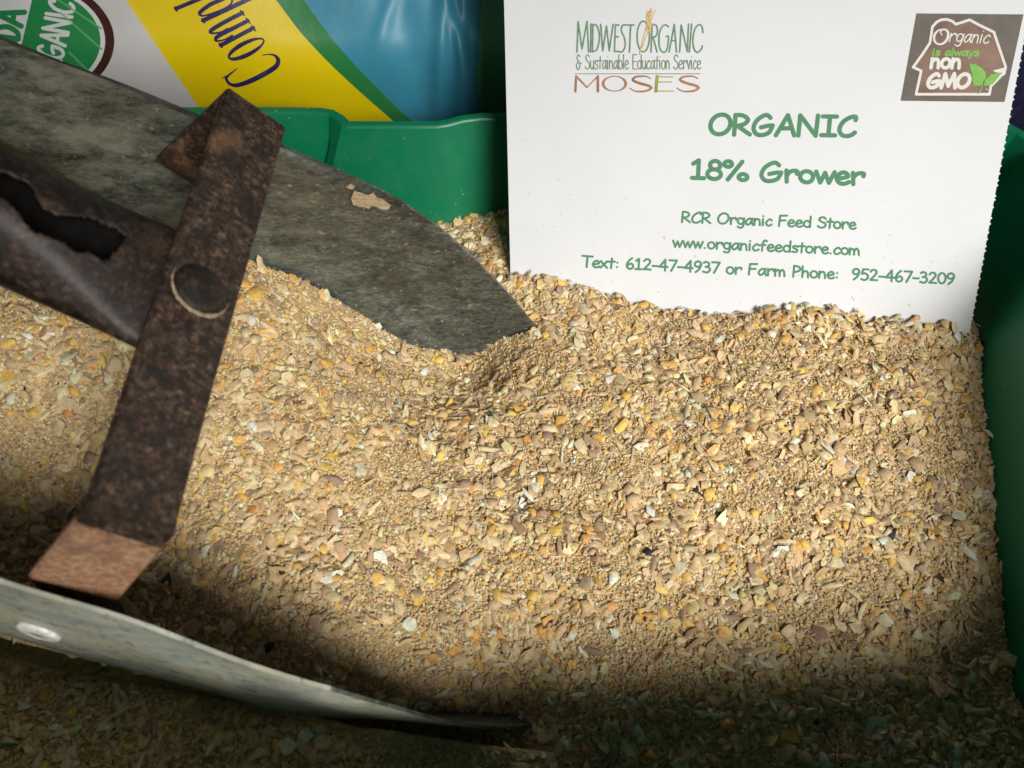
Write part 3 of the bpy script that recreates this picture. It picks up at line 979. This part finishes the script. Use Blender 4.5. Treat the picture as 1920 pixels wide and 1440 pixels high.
bk = [G[0, j]-EXF*.0006 for j in range(nv)]
bk2 = [p-EXF*.0012 for p in bk]
mesh_obj('back_plate', bk+bk2, [tuple(range(nv)), tuple(reversed(range(nv, 2*nv)))]+[(i, (i+1) % nv, (i+1) % nv+nv, i+nv) for i in range(nv)], GALV, scoop)

def ribbon(name, centre, width, th, mat, mats=None, mi=None, parent=scoop, bev=.0007):
    """a bent flat bar: centre = list of (left edge point, right edge point, normal)"""
    V, F, M = [], [], []
    for a, b, nrm in centre:
        a, b, nrm = np.array(a), np.array(b), unit(nrm)
        e = unit(b-a)
        V += [a+e*bev, b-e*bev, b-nrm*bev, b-nrm*(th-bev), b-e*bev-nrm*th, a+e*bev-nrm*th, a-nrm*(th-bev), a-nrm*bev]
    K = len(centre)
    for i in range(K-1):
        for j in range(8):
            q = (j+1) % 8
            F.append((i*8+j, i*8+q, (i+1)*8+q, (i+1)*8+j))
            M.append(mi[i] if mi else 0)
    F.append(tuple(reversed(range(8)))); M.append(0)
    F.append(tuple(range((K-1)*8, K*8))); M.append(mi[-1] if mi else 0)
    o = mesh_obj(name, V, F, mat, parent, True, mats, M)
    m = o.modifiers.new('e', 'EDGE_SPLIT'); m.split_angle = math.radians(30)
    return o

# cross strap: tab on the far wall, cross piece, foot on the near wall
YT = .2236
fb1, fb2 = on_y(427, 163, .2225), on_y(537, 240, .2225)
nb1, nb2 = on_y(165, 948, .0785), on_y(330, 1002, .0785)
ft1, ft2 = on_y(294, 291, YT), None
tabv = ft1-fb1
ft2 = fb2+tabv
f1, f2 = on_y(52, 1083, .0765), on_y(222, 1127, .0765)
up = unit(np.cross(nb1-fb1, fb2-fb1)); up = -up if up[2] < 0 else up
inn = np.array([0, -1, 0.])
ctr = [(ft1, ft2, inn)]
for t in (.3, .6, .85):
    ctr.append((ft1+(fb1-ft1)*t, ft2+(fb2-ft2)*t, inn))
ctr.append((fb1*.96+ft1*.04, fb2*.96+ft2*.04, unit(inn+up*.15)))
# outer normal reverses round the bend: work with the upper/outer face
ctr = []
outn = np.array([0, 1., 0])
for t in (0, .3, .6, .85, .95):
    a, b = ft1+(fb1-ft1)*t, ft2+(fb2-ft2)*t
    ctr.append((a, b, outn))
ctr.append((fb1, fb2, unit(outn+up)))
for t in np.linspace(.03, .97, 16):
    sag = -up*.0012*math.sin(math.pi*t)+up*.0006*math.sin(5*t)
    ctr.append((fb1+(nb1-fb1)*t+sag, fb2+(nb2-fb2)*t+sag, up))
nout = unit(np.cross(nb2-nb1, f1-nb1)); nout = -nout if nout[1] > 0 else nout
ctr.append((nb1, nb2, unit(nout+up)))
k0 = len(ctr)
for t in (.06, .2, .4, .6, .8, 1.0):
    ctr.append((nb1+(f1-nb1)*t, nb2+(f2-nb2)*t, nout))
dwn = np.array([-.006, .002, -.020])
ctr.append((f1+dwn*.15, f2+dwn*.15, unit(nout+np.array([0, -.6, 0]))))
ctr.append((f1+dwn, f2+dwn, np.array([0, -1, 0])))
mi = [0]*(len(ctr)-1)
for i in range(k0+1, len(ctr)-3):
    mi[i] = 1
RUSTB = mat_rust('worn rust with light painted on foot', 'foot', nb1, f1)  # worn rust of the foot, lightened to carry the light on its front
strap = ribbon('cross_strap', ctr, .02, .0028, None, [RUST, RUSTB, DARK], mi)

def dome(name, p, nrm, r, h, mat, parent, dim=None, squash=1.0):
    nrm = unit(nrm)
    a = unit(np.cross(nrm, [0, 0, 1.])); b = np.cross(nrm, a)
    V, F = [], []
    prof_ = [(1.0, -.4), (1.0, .25), (.95, .5), (.82, .78), (.6, .95), (.34, 1.0)]
    if dim:
        prof_ += [(.30, .80), (.20, .20), (.06, .05)]
    else:
        prof_ += [(.1, 1.03)]
    K = 40
    for rr, hh in prof_:
        for i in range(K):
            t = 2*math.pi*i/K
            V.append(np.array(p)+(a*math.cos(t)+b*math.sin(t))*r*rr+nrm*h*hh)
    for q in range(len(prof_)-1):
        for i in range(K):
            j = (i+1) % K
            F.append((q*K+i, q*K+j, (q+1)*K+j, (q+1)*K+i))
    F.append(tuple(range((len(prof_)-1)*K, len(prof_)*K)))
    M = [0]*len(F)
    if dim:
        for i in range(len(F)-1-2*K, len(F)):
            M[i] = 1
    return mesh_obj(name, V, F, mat, parent, True, [mat, dim] if dim else None, M if dim else None)

# rivet in the middle of the strap, with a worn ring
sm = (fb1+fb2+nb1+nb2)/4
rp = on_plane(377, 541, sm, up)
dome('rivet', rp, up, .0070, .0013, RUSTT, strap)
aa = unit(fb2-fb1); bb = np.cross(up, aa)
RV, RF = [], []
rrng = np.random.RandomState(3)
for i, t in enumerate(np.linspace(-130, 60, 44)):
    t = math.radians(t-62)
    dirv = aa*math.cos(t)+bb*math.sin(t)
    wv = .0008*max(.12, math.sin(math.pi*i/43))*(.6+.6*rrng.rand())
    for q in (-1, -.3, .3, 1):
        RV.append(rp+dirv*(.0079+q*wv)+up*(.0006-.0005*abs(q)**2))
    if i:
        for q in range(3):
            RF.append(((i-1)*4+q, (i-1)*4+q+1, i*4+q+1, i*4+q))
mesh_obj('worn_ring', RV, RF, WORN, strap, True)

# rivet through the near wall, and the one on the far wall
def near_out(px, py):
    nrm = np.cross(EXN, DN); nrm = unit(nrm); nrm = -nrm if nrm[1] > 0 else nrm
    return on_plane(px, py, NEA0+nrm*TH, nrm), nrm
pp, nrm = near_out(72, 1186)
dome('rivet', pp, nrm, .0060, .0011, RIVET, pan, RIVDIM)
dome('rivet', on_y(402, 292, .2248), (0, -1, 0), .0062, .0016, GALV, pan)

# crust of dried feed on the far wall
k = Ink(1.0)
k.poly([(658, 372), (664, 358), (680, 362), (690, 366), (700, 361), (706, 370), (716, 372), (733, 385), (729, 392), (716, 394), (706, 388), (696, 386), (692, 392), (684, 389), (674, 388), (662, 384)])
k.poly([(649, 350), (657, 345), (666, 349), (662, 355), (652, 354)])
v_, f_ = k.sheet()
rc = np.random.RandomState(8)
mesh_obj('dried_crust', [on_y(x+rc.uniform(-.5, .5), y+rc.uniform(-.2, .2), .2237+.0001*math.sin(x*.3)*math.cos(y*.4)) for x, y in v_], [tuple(reversed(q)) for q in f_], CRUST, pan)

# hollow handle: rolled sheet tube, split open along its top, flattened under the strap
T1 = on_plane(330, 534, sm-up*.004, up)          # under the strap
T0 = on_y(0, 343, .150)
ax = unit(T0-T1)
side = unit(np.array([0, 1, 0])-ax*ax[1])
upv = unit(np.cross(side, ax)); upv = -upv if upv[2] < 0 else upv
TL = .19
nL, nA = 260, 200
holeP = [(-60, 318), (-20, 316), (0, 320), (30, 330), (55, 342), (66, 362), (84, 393), (110, 403), (150, 406), (175, 408), (200, 420), (222, 428), (238, 442), (228, 462), (212, 478), (196, 488), (178, 480), (165, 470), (145, 474), (118, 452), (92, 444), (58, 430), (30, 392), (0, 366), (-30, 350), (-60, 345)]
def tube_r(s):
    fl = max(0, 1-s/.045)
    fl = fl*fl*(3-2*fl)
    return .0158*(1-fl)+.0205*fl, .0150*(1-fl)+.0050*fl
def tube_pt(s, t, inset=0.0):
    ra, rb_ = tube_r(s)
    c0 = T1+ax*(s-.006)-upv*(.0035+(tube_r(s)[1]-.0050)*.62)
    return c0+side*math.cos(t)*(ra-inset)+upv*math.sin(t)*(rb_-inset)
def proj(p):
    q = p-EYE
    xc, yc, zc = q[0], -q[1]*sp-q[2]*cp, q[1]*cp-q[2]*sp
    return CX+FPX*xc/zc, CY+FPX*yc/zc
def inpoly(x, y, P):
    r = False
    for i in range(len(P)):
        (x0, y0), (x1, y1) = P[i], P[(i+1) % len(P)]
        if (y0 > y) != (y1 > y) and x < x0+(y-y0)/(y1-y0)*(x1-x0):
            r = not r
    return r
TV = []
ss = np.linspace(0, TL, nL)
ts = np.linspace(0, 2*math.pi, nA, endpoint=False)
for s in ss:
    for t in ts:
        TV.append(tube_pt(s, t))
TV = np.array(TV)
TF = []
rj = random.Random(2)
for i in range(nL-1):
    for j in range(nA):
        q = (j+1) % nA
        f = (i*nA+j, i*nA+q, (i+1)*nA+q, (i+1)*nA+j)
        if math.sin(ts[j]) > -.1:
            x, y = proj(TV[list(f)].mean(0))
            if inpoly(x+rj.uniform(-1, 1), y+rj.uniform(-1, 1), holeP):
                continue
        TF.append(tuple(reversed(f)))
tube = mesh_obj('handle', TV, TF, RUSTT, scoop, True)
sd = tube.modifiers.new('s', 'SOLIDIFY'); sd.thickness = .0011; sd.offset = -1; sd.material_offset = 1; tube.data.materials.append(TUBE_SHADE)

# ------------------------------------------------------------------ ground feed
rng = np.random.RandomState(11)
def tps(P, zv, lam=1e-6):
    P = np.asarray(P, float); N = len(P)
    d = np.hypot(P[:, None, 0]-P[None, :, 0], P[:, None, 1]-P[None, :, 1])
    K = np.where(d > 0, d*d*np.log(d+1e-12), 0)+lam*np.eye(N)
    B = np.c_[np.ones(N), P]
    A = np.zeros((N+3, N+3)); A[:N, :N] = K; A[:N, N:] = B; A[N:, :N] = B.T
    w = np.linalg.solve(A, np.r_[zv, 0, 0, 0])
    def f(x, y):
        x, y = np.asarray(x, float), np.asarray(y, float)
        o = w[N]+w[N+1]*x+w[N+2]*y
        for i in range(N):
            r2 = (x-P[i, 0])**2+(y-P[i, 1])**2
            o = o+w[i]*.5*r2*np.log(r2+1e-20)
        return o
    return f
ctl = []
for q in ((957, 512), (1010, 520), (1060, 531), (1130, 546), (1180, 560), (1230, 576), (1330, 585), (1400, 584), (1480, 573), (1560, 577), (1690, 592), (1760, 604), (1815, 618)):
    ctl.append(card_at(*q)-[0, 0.002, 0.0012])
cc = len(ctl)
for x, y, z in ((-.05, .29, -.292), (-.01, .297, -.287), (.03, .292, -.292), (.1, .29, -.297), (.2, .27, -.297), (.205, .232, -.286), (.200, .19, -.287), (.192, .14, -.292),
                (.185, .10, -.299), (.175, .05, -.304), (.06, .19, -.281), (.12, .18, -.280), (.1, .15, -.2835), (.05, .12, -.288), (.1, .10, -.293), (.1, .06, -.301),
                (.02, .04, -.306), (.02, .17, -.283), (.14, .22, -.281), (.0, .235, -.286), (-.03, .24, -.288), (-.168, .080, -.277), (-.109, .066, -.270), (-.05, .052, -.267), (-.012, .054, -.288), (.03, .055, -.304), (-.1, .035, -.276), (-.25, .05, -.272), (-.25, .30, -.29), (-.12, .29, -.293), (-.1, .15, -.31), (-.3, .15, -.31)):
    ctl.append(np.array([x, y, Z+z]))
ctl = np.array(ctl)
h_out0 = tps(ctl[:, :2], ctl[:, 2])
cin = np.array([(-.104, .2255, -.237), (-.07, .2255, -.2635), (-.0456, .2255, -.288), (-.030, .222, -.296), (-.016, .222, -.2985), (-.002, .226, -.289), (-.02, .200, -.2925), (-.002, .200, -.2865), (.012, .225, -.2835), (-.172, .186, -.230), (-.15, .2255, -.236), (-.1, .17, -.244), (-.05, .16, -.270),
                (-.15, .13, -.257), (-.1, .11, -.264), (-.06, .085, -.272), (-.02, .085, -.290), (0, .14, -.284), (.03, .20, -.2815), (.03, .1, -.290), (-.1, .08, -.268), (-.15, .085, -.262), (-.25, .15, -.235), (-.03, .12, -.281), (.012, .068, -.301), (-.04, .07, -.294), (-.02, .068, -.302), (0, .076, -.303), (0, .092, -.293)])
h_in0 = tps(cin[:, :2], cin[:, 2]+Z)
def vnoise(x, y, f, seed):
    r = np.random.RandomState(seed)
    o = 0
    for k in range(7):
        a = r.uniform(0, 2*math.pi); fr = f*r.uniform(.6, 1.6); ph = r.uniform(0, 6.28)
        o = o+np.sin((x*math.cos(a)+y*math.sin(a))*fr+ph)
    return o/7
def lumps(x, y):
    return 0.0022*vnoise(x, y, 110, 1)+.0013*vnoise(x, y, 300, 2)+.0007*vnoise(x, y, 640, 3)+.0004*vnoise(x, y, 1500, 4)
yn = lambda x: .0600-.203*np.where(x < -.0464, x+.0464, .2*(1-np.exp(-np.maximum(x+.0464, 0)/.02))*.02)
def lipx(y):
    t = np.clip((y-.055)/(.2255-.055), 0, 1)
    return .022+.028*np.sin(math.pi*t)
def yfar(x):
    t = np.clip((np.asarray(x)+.085)/.07, 0, 1)
    return .2260+.0027*t*t*(3-2*t)
def inside(x, y):
    return (y > yn(x)) & (y < yfar(x)) & (x < lipx(y))
def sstep(t):
    t = np.clip(t, 0, 1)
    return t*t*(3-2*t)
def height(x, y):
    ho = h_out0(x, y)
    hi = h_in0(x, y)
    # the heap in the scoop runs out into the open feed in front of the lip
    w = 1-sstep((x-(lipx(y)-.03))/.045)
    edge_ = sstep((y-yn(x)+.000)/.0001)*sstep((yfar(x)-y)/.0001)
    hin = ho+(hi-ho)*w*edge_
    return np.where(inside(x, y) | ((edge_ > .5) & (x < lipx(y)+.03)), hin, ho)+lumps(x, y)

# bed of fine meal: the open feed, and the heap lying in the scoop
def plan_inside(x, y, z, margin=0.0):
    """inside the inner faces of the tub at the point's own height"""
    ins = np.zeros(x.shape, bool)
    tt = np.clip((z[:, None]-.0095)/(ZR+RISE[None]-.0095), 0, 1.2)
    off = -FL[None]*depth*(1-tt)-margin
    m = len(LP)
    PX = (LP[None, :, 0]+LN[None, :, 0]*off).astype(np.float32)
    PY = (LP[None, :, 1]+LN[None, :, 1]*off).astype(np.float32)
    for i in range(m):
        j = (i+1) % m
        cnd = ((PY[:, i] > y) != (PY[:, j] > y))
        xi = PX[:, i]+(y-PY[:, i])/(PY[:, j]-PY[:, i]+1e-12)*(PX[:, j]-PX[:, i])
        ins ^= cnd & (x < xi)
    return ins
gx = np.arange(-.385, .2301, .0011); gy = np.arange(.030, .3201, .0011)
XX, YY = np.meshgrid(gx, gy)
dip = sstep((lipx(YY)-.004-XX)/.008)*sstep((YY-yn(XX)-.001)/.006)*sstep((yfar(XX)+.011*sstep((.0125-XX)/.006)-YY)/(.003+.007*sstep((.0125-XX)/.006)))
ZZ = h_out0(XX, YY)+lumps(XX, YY)-.038*dip-.0008+.0003*rng.randn(*XX.shape)
bedV = np.c_[XX.ravel(), YY.ravel(), ZZ.ravel()]
def gridfaces(r, q, o=0):
    idx = np.arange(r*q).reshape(r, q)+o
    return np.stack([idx[:-1, :-1], idx[:-1, 1:], idx[1:, 1:], idx[1:, :-1]], -1).reshape(-1, 4)
bedF = gridfaces(*XX.shape)
bedF = bedF[plan_inside(bedV[:, 0], bedV[:, 1], bedV[:, 2], -.0012)[bedF].all(1)]
XI, TI = np.meshgrid(np.arange(-.225, .045, .0011), np.linspace(.022, .999, 150))
YI = yn(XI)+TI*(yfar(XI)-.0006-yn(XI))
ok_ = XI < lipx(YI)+.004
ZI = height(XI, YI)-.0008+.0003*rng.randn(*XI.shape)
fi = gridfaces(*XI.shape)
fi = fi[ok_.ravel()[fi].all(1)]
bedF = np.concatenate([bedF, fi+len(bedV)])
bedV = np.concatenate([bedV, np.c_[XI.ravel(), YI.ravel(), ZI.ravel()]])
mealA, mealB = np.array([.76, .56, .265]), np.array([.58, .415, .195])
tmeal = np.clip(.5+.5*vnoise(bedV[:, 0], bedV[:, 1], 260, 9)+.35*rng.randn(len(bedV)), 0, 1)[:, None]
bedC = mealA*tmeal+mealB*(1-tmeal)

# grains
def chip_template(r, kind):
    K = {0: int(r.randint(5, 8)), 1: 8, 2: 6, 3: int(r.randint(5, 10)), 4: 6}[kind]
    a = np.sort(r.uniform(0, 2*math.pi/K*.75, K)+np.arange(K)*2*math.pi/K)
    if kind == 0:      # cracked corn or grain chip
        rad = r.uniform(.72, 1.12, K); asp = r.uniform(.6, .95); th = r.uniform(.22, .45); dome_ = r.uniform(.0, .18)
    elif kind == 1:    # husk, long and cupped
        rad = r.uniform(.85, 1.1, K); asp = r.uniform(.26, .45); th = .08; dome_ = r.uniform(.12, .3)
    elif kind == 4:    # straw fibre
        rad = r.uniform(.9, 1.05, K); asp = r.uniform(.05, .11); th = .06; dome_ = .03
    elif kind == 2:    # meal crumb
        rad = r.uniform(.7, 1.2, K); asp = r.uniform(.45, 1); th = r.uniform(.3, .7); dome_ = r.uniform(.1, .4)
    else:              # thin bent flake
        rad = r.uniform(.6, 1.2, K); asp = r.uniform(.55, .9); th = .07; dome_ = r.uniform(-.15, .2)
    x, y = np.cos(a)*rad, np.sin(a)*rad*asp
    if kind in (0, 3) and r.rand() < .6:     # broken corner
        i_ = r.randint(K); x[i_] *= r.uniform(.35, .7); y[i_] *= r.uniform(.35, .7)
    bend = r.uniform(-.22, .22)
    def zf(x_, y_): return bend*x_*x_+.1*y_*r.uniform(-1, 1)
    V = []
    for i in range(K):
        V.append((x[i], y[i], zf(x[i], y[i])-th*.5))
    for i in range(K):
        V.append((x[i]*.86, y[i]*.84, zf(x[i], y[i])+th*.5+r.uniform(-.06, .06)))
    V.append((r.uniform(-.2, .2), r.uniform(-.1, .1), th*.5+dome_))
    F = []
    for i in range(K):
        j = (i+1) % K
        F += [(i, j, K+j), (i, K+j, K+i), (K+i, K+j, 2*K)]
    return np.array(V), np.array(F)

VV, FF, CC, SM = [bedV], [np.c_[bedF[:, [0, 1, 2]]], np.c_[bedF[:, [0, 2, 3]]]], [bedC], []
base = len(bedV)
PAL = np.array([(.62, .405, .175), (.72, .54, .28), (.50, .33, .165), (.74, .41, .06), (.71, .33, .06), (.66, .47, .22), (.34, .225, .125), (.80, .70, .48), (.56, .335, .16), (.71, .49, .17), (.025, .024, .022)])
def palette(nn, kind, r):
    pw = {0: [.22, .16, .10, .15, .05, .13, .05, .05, .04, .06, .011], 1: [.29, .19, .13, .03, .0, .23, .07, .05, .0, .02, .0], 2: [.48, .17, .10, .035, .006, .15, .03, .03, .02, .02, .0005], 4: [.25, .30, .08, .0, .0, .25, .06, .06, .0, .0, .0], 3: [.27, .22, .12, .09, .02, .18, .05, .05, .0, .04, .0]}[kind]
    pw = np.array(pw); pw = pw/pw.sum()
    cidx = r.choice(len(PAL), nn, p=pw)
    col = (PAL[cidx]*.885+.115*PAL[cidx].mean(1)[:, None])*1.23*r.uniform(.80, 1.18, (nn, 1))*r.uniform(.95, 1.05, (nn, 3))
    return np.clip(col, 0, .86)
def near_card(x, y, z, d):
    return np.abs((x-C0[0])*CN[0]+(y-C0[1])*CN[1]+(z-C0[2])*CN[2]) < d
def cam_px(x, y, z):
    yc = -y*sp-(z-Z)*cp
    zc = y*cp-(z-Z)*sp
    return CX+FPX*x/zc, CY+FPX*yc/zc
FOOT = np.array([to_card(*q) for q in ((957, 512), (1010, 520), (1060, 531), (1130, 546), (1180, 560), (1230, 576), (1330, 585), (1400, 584), (1480, 573), (1560, 577), (1690, 592), (1760, 604), (1815, 618))])
def scatter(nn, kind, smin, smax, power, lift, tilt, coarse, seed, foot=None):
    global base
    r = np.random.RandomState(seed)
    x = r.uniform(-.30, .215, nn); y = r.uniform(.032, .318, nn)
    heap = foot is not None
    if heap:                         # bits that slid down the card and lie against its foot
        u = r.uniform(.001, .203, nn)
        cz = np.interp(u, FOOT[:, 0], FOOT[:, 1])
        d = r.uniform(.0012, .009, nn)**1.0
        q = C0[None]+u[:, None]*CR+cz[:, None]*CD
        x, y = q[:, 0]-d*.15, q[:, 1]-d
    if coarse is not None:           # coarse and fine patches
        f = .5+.9*vnoise(x, y, 110, 21)+.5*vnoise(x, y, 300, 22)
        f = f if coarse > 0 else 1-f
        kp = r.rand(nn) < np.clip((f*1.3-.1)*abs(coarse)+(1-abs(coarse))*.6, .05, 1)
        x, y = x[kp], y[kp]
    z = height(x, y)
    if heap:
        z = z+np.maximum(0, .0048-d*.6)*r.rand(nn)
    px, py = cam_px(x, y, z)
    size = smin+(smax-smin)*r.rand(len(x))**power
    kp = plan_inside(x, y, z, .0006)
    kp &= (px > -140) & (px < 2060) & (py > 330) & (py < 1560)
    kp &= ~near_card(x, y, z, .0005+size*r.uniform(.3, .8, len(x)))
    kp &= ~((y > yfar(x)-.0008-size*.2) & (y < yfar(x)+.0012+size*.7) & (x < .011)) & ~((y > yn(x)-.0004-size*.5) & (y < yn(x)+.003+size*.5) & (x < -.012))
    x, y, z, size = x[kp], y[kp], z[kp], size[kp]
    N = len(x)
    e = .0015
    nxn = -(height(x+e, y)-height(x-e, y))/(2*e); nyn = -(height(x, y+e)-height(x, y-e))/(2*e)
    nxn = np.clip(nxn, -1, 1); nyn = np.clip(nyn, -1, 1)
    nrm = np.c_[nxn+r.randn(N)*tilt, nyn+r.randn(N)*tilt, np.ones(N)]
    nrm /= np.linalg.norm(nrm, axis=1)[:, None]
    ang = r.uniform(0, 2*math.pi, N)
    t = np.c_[np.cos(ang), np.sin(ang), np.zeros(N)]
    t -= nrm*np.sum(t*nrm, 1)[:, None]; t /= np.linalg.norm(t, axis=1)[:, None]
    b = np.cross(nrm, t)
    col = palette(N, kind, r)
    pos = np.c_[x, y, z]+nrm*(lift*size*r.uniform(-.3, 1, N))[:, None]
    nT = 28
    tid = r.randint(0, nT, N)
    for q in range(nT):
        Vt, Ft = chip_template(np.random.RandomState(seed*100+q), kind)
        s = np.nonzero(tid == q)[0]
        if not len(s):
            continue
        P = (pos[s][:, None, :]+size[s][:, None, None]*(t[s][:, None, :]*Vt[None, :, 0:1]+b[s][:, None, :]*Vt[None, :, 1:2]+nrm[s][:, None, :]*Vt[None, :, 2:3]))
        K = len(Vt)
        VV.append(P.reshape(-1, 3))
        FF.append((Ft[None]+base+(np.arange(len(s))*K)[:, None, None]).reshape(-1, 3))
        cj = col[s][:, None, :]*(1+.10*r.randn(len(s), K, 1))
        CC.append(np.clip(cj, 0, .9).reshape(-1, 3))
        base += K*len(s)

scatter(130000, 2, .00015, .00040, 1.4, .25, .9, None, 41)
scatter(300000, 3, .0003, .0009, 1.4, .35, .6, None, 40)
scatter(1500, 4, .0015, .0048, 1.6, .5, .4, None, 38)
scatter(60000, 0, .0004, .0010, 1.3, .3, .6, None, 39)
scatter(36000, 0, .0006, .0015, 1.4, .35, .45, .7, 42)
scatter(10000, 0, .0013, .0032, 2.1, .35, .34, .8, 43)
scatter(19000, 1, .0011, .0042, 1.8, .40, .42, .7, 44)
scatter(21000, 3, .0010, .0040, 1.9, .40, .44, .7, 45)
scatter(750, 0, .0024, .0042, 1.5, .35, .25, .8, 46)
scatter(420, 3, .0013, .0036, 1.4, .4, .6, None, 51, 1)
scatter(260, 0, .0012, .0026, 1.4, .4, .5, None, 52, 1)
scatter(300, 1, .0014, .0036, 1.4, .4, .6, None, 53, 1)
VV = np.concatenate(VV); FF = np.concatenate(FF); CC = np.concatenate(CC)
me = bpy.data.meshes.new('ground_feed')
me.vertices.add(len(VV)); me.vertices.foreach_set('co', VV.astype(np.float32).ravel())
me.loops.add(FF.size); me.loops.foreach_set('vertex_index', FF.astype(np.int32).ravel())
me.polygons.add(len(FF)); me.polygons.foreach_set('loop_start', np.arange(0, FF.size, 3, dtype=np.int32))
me.materials.append(FEED)
at = me.attributes.new('grain', 'FLOAT_COLOR', 'POINT')
at.data.foreach_set('color', np.c_[CC, np.ones(len(CC))].astype(np.float32).ravel())
me.update(calc_edges=True)
feed = bpy.data.objects.new('ground_feed', me)
COL.objects.link(feed)
feed['kind'] = 'stuff'
feed['label'] = 'coarse ground grain feed of tan, cream and yellow bits filling the green bin'
feed['category'] = 'feed'
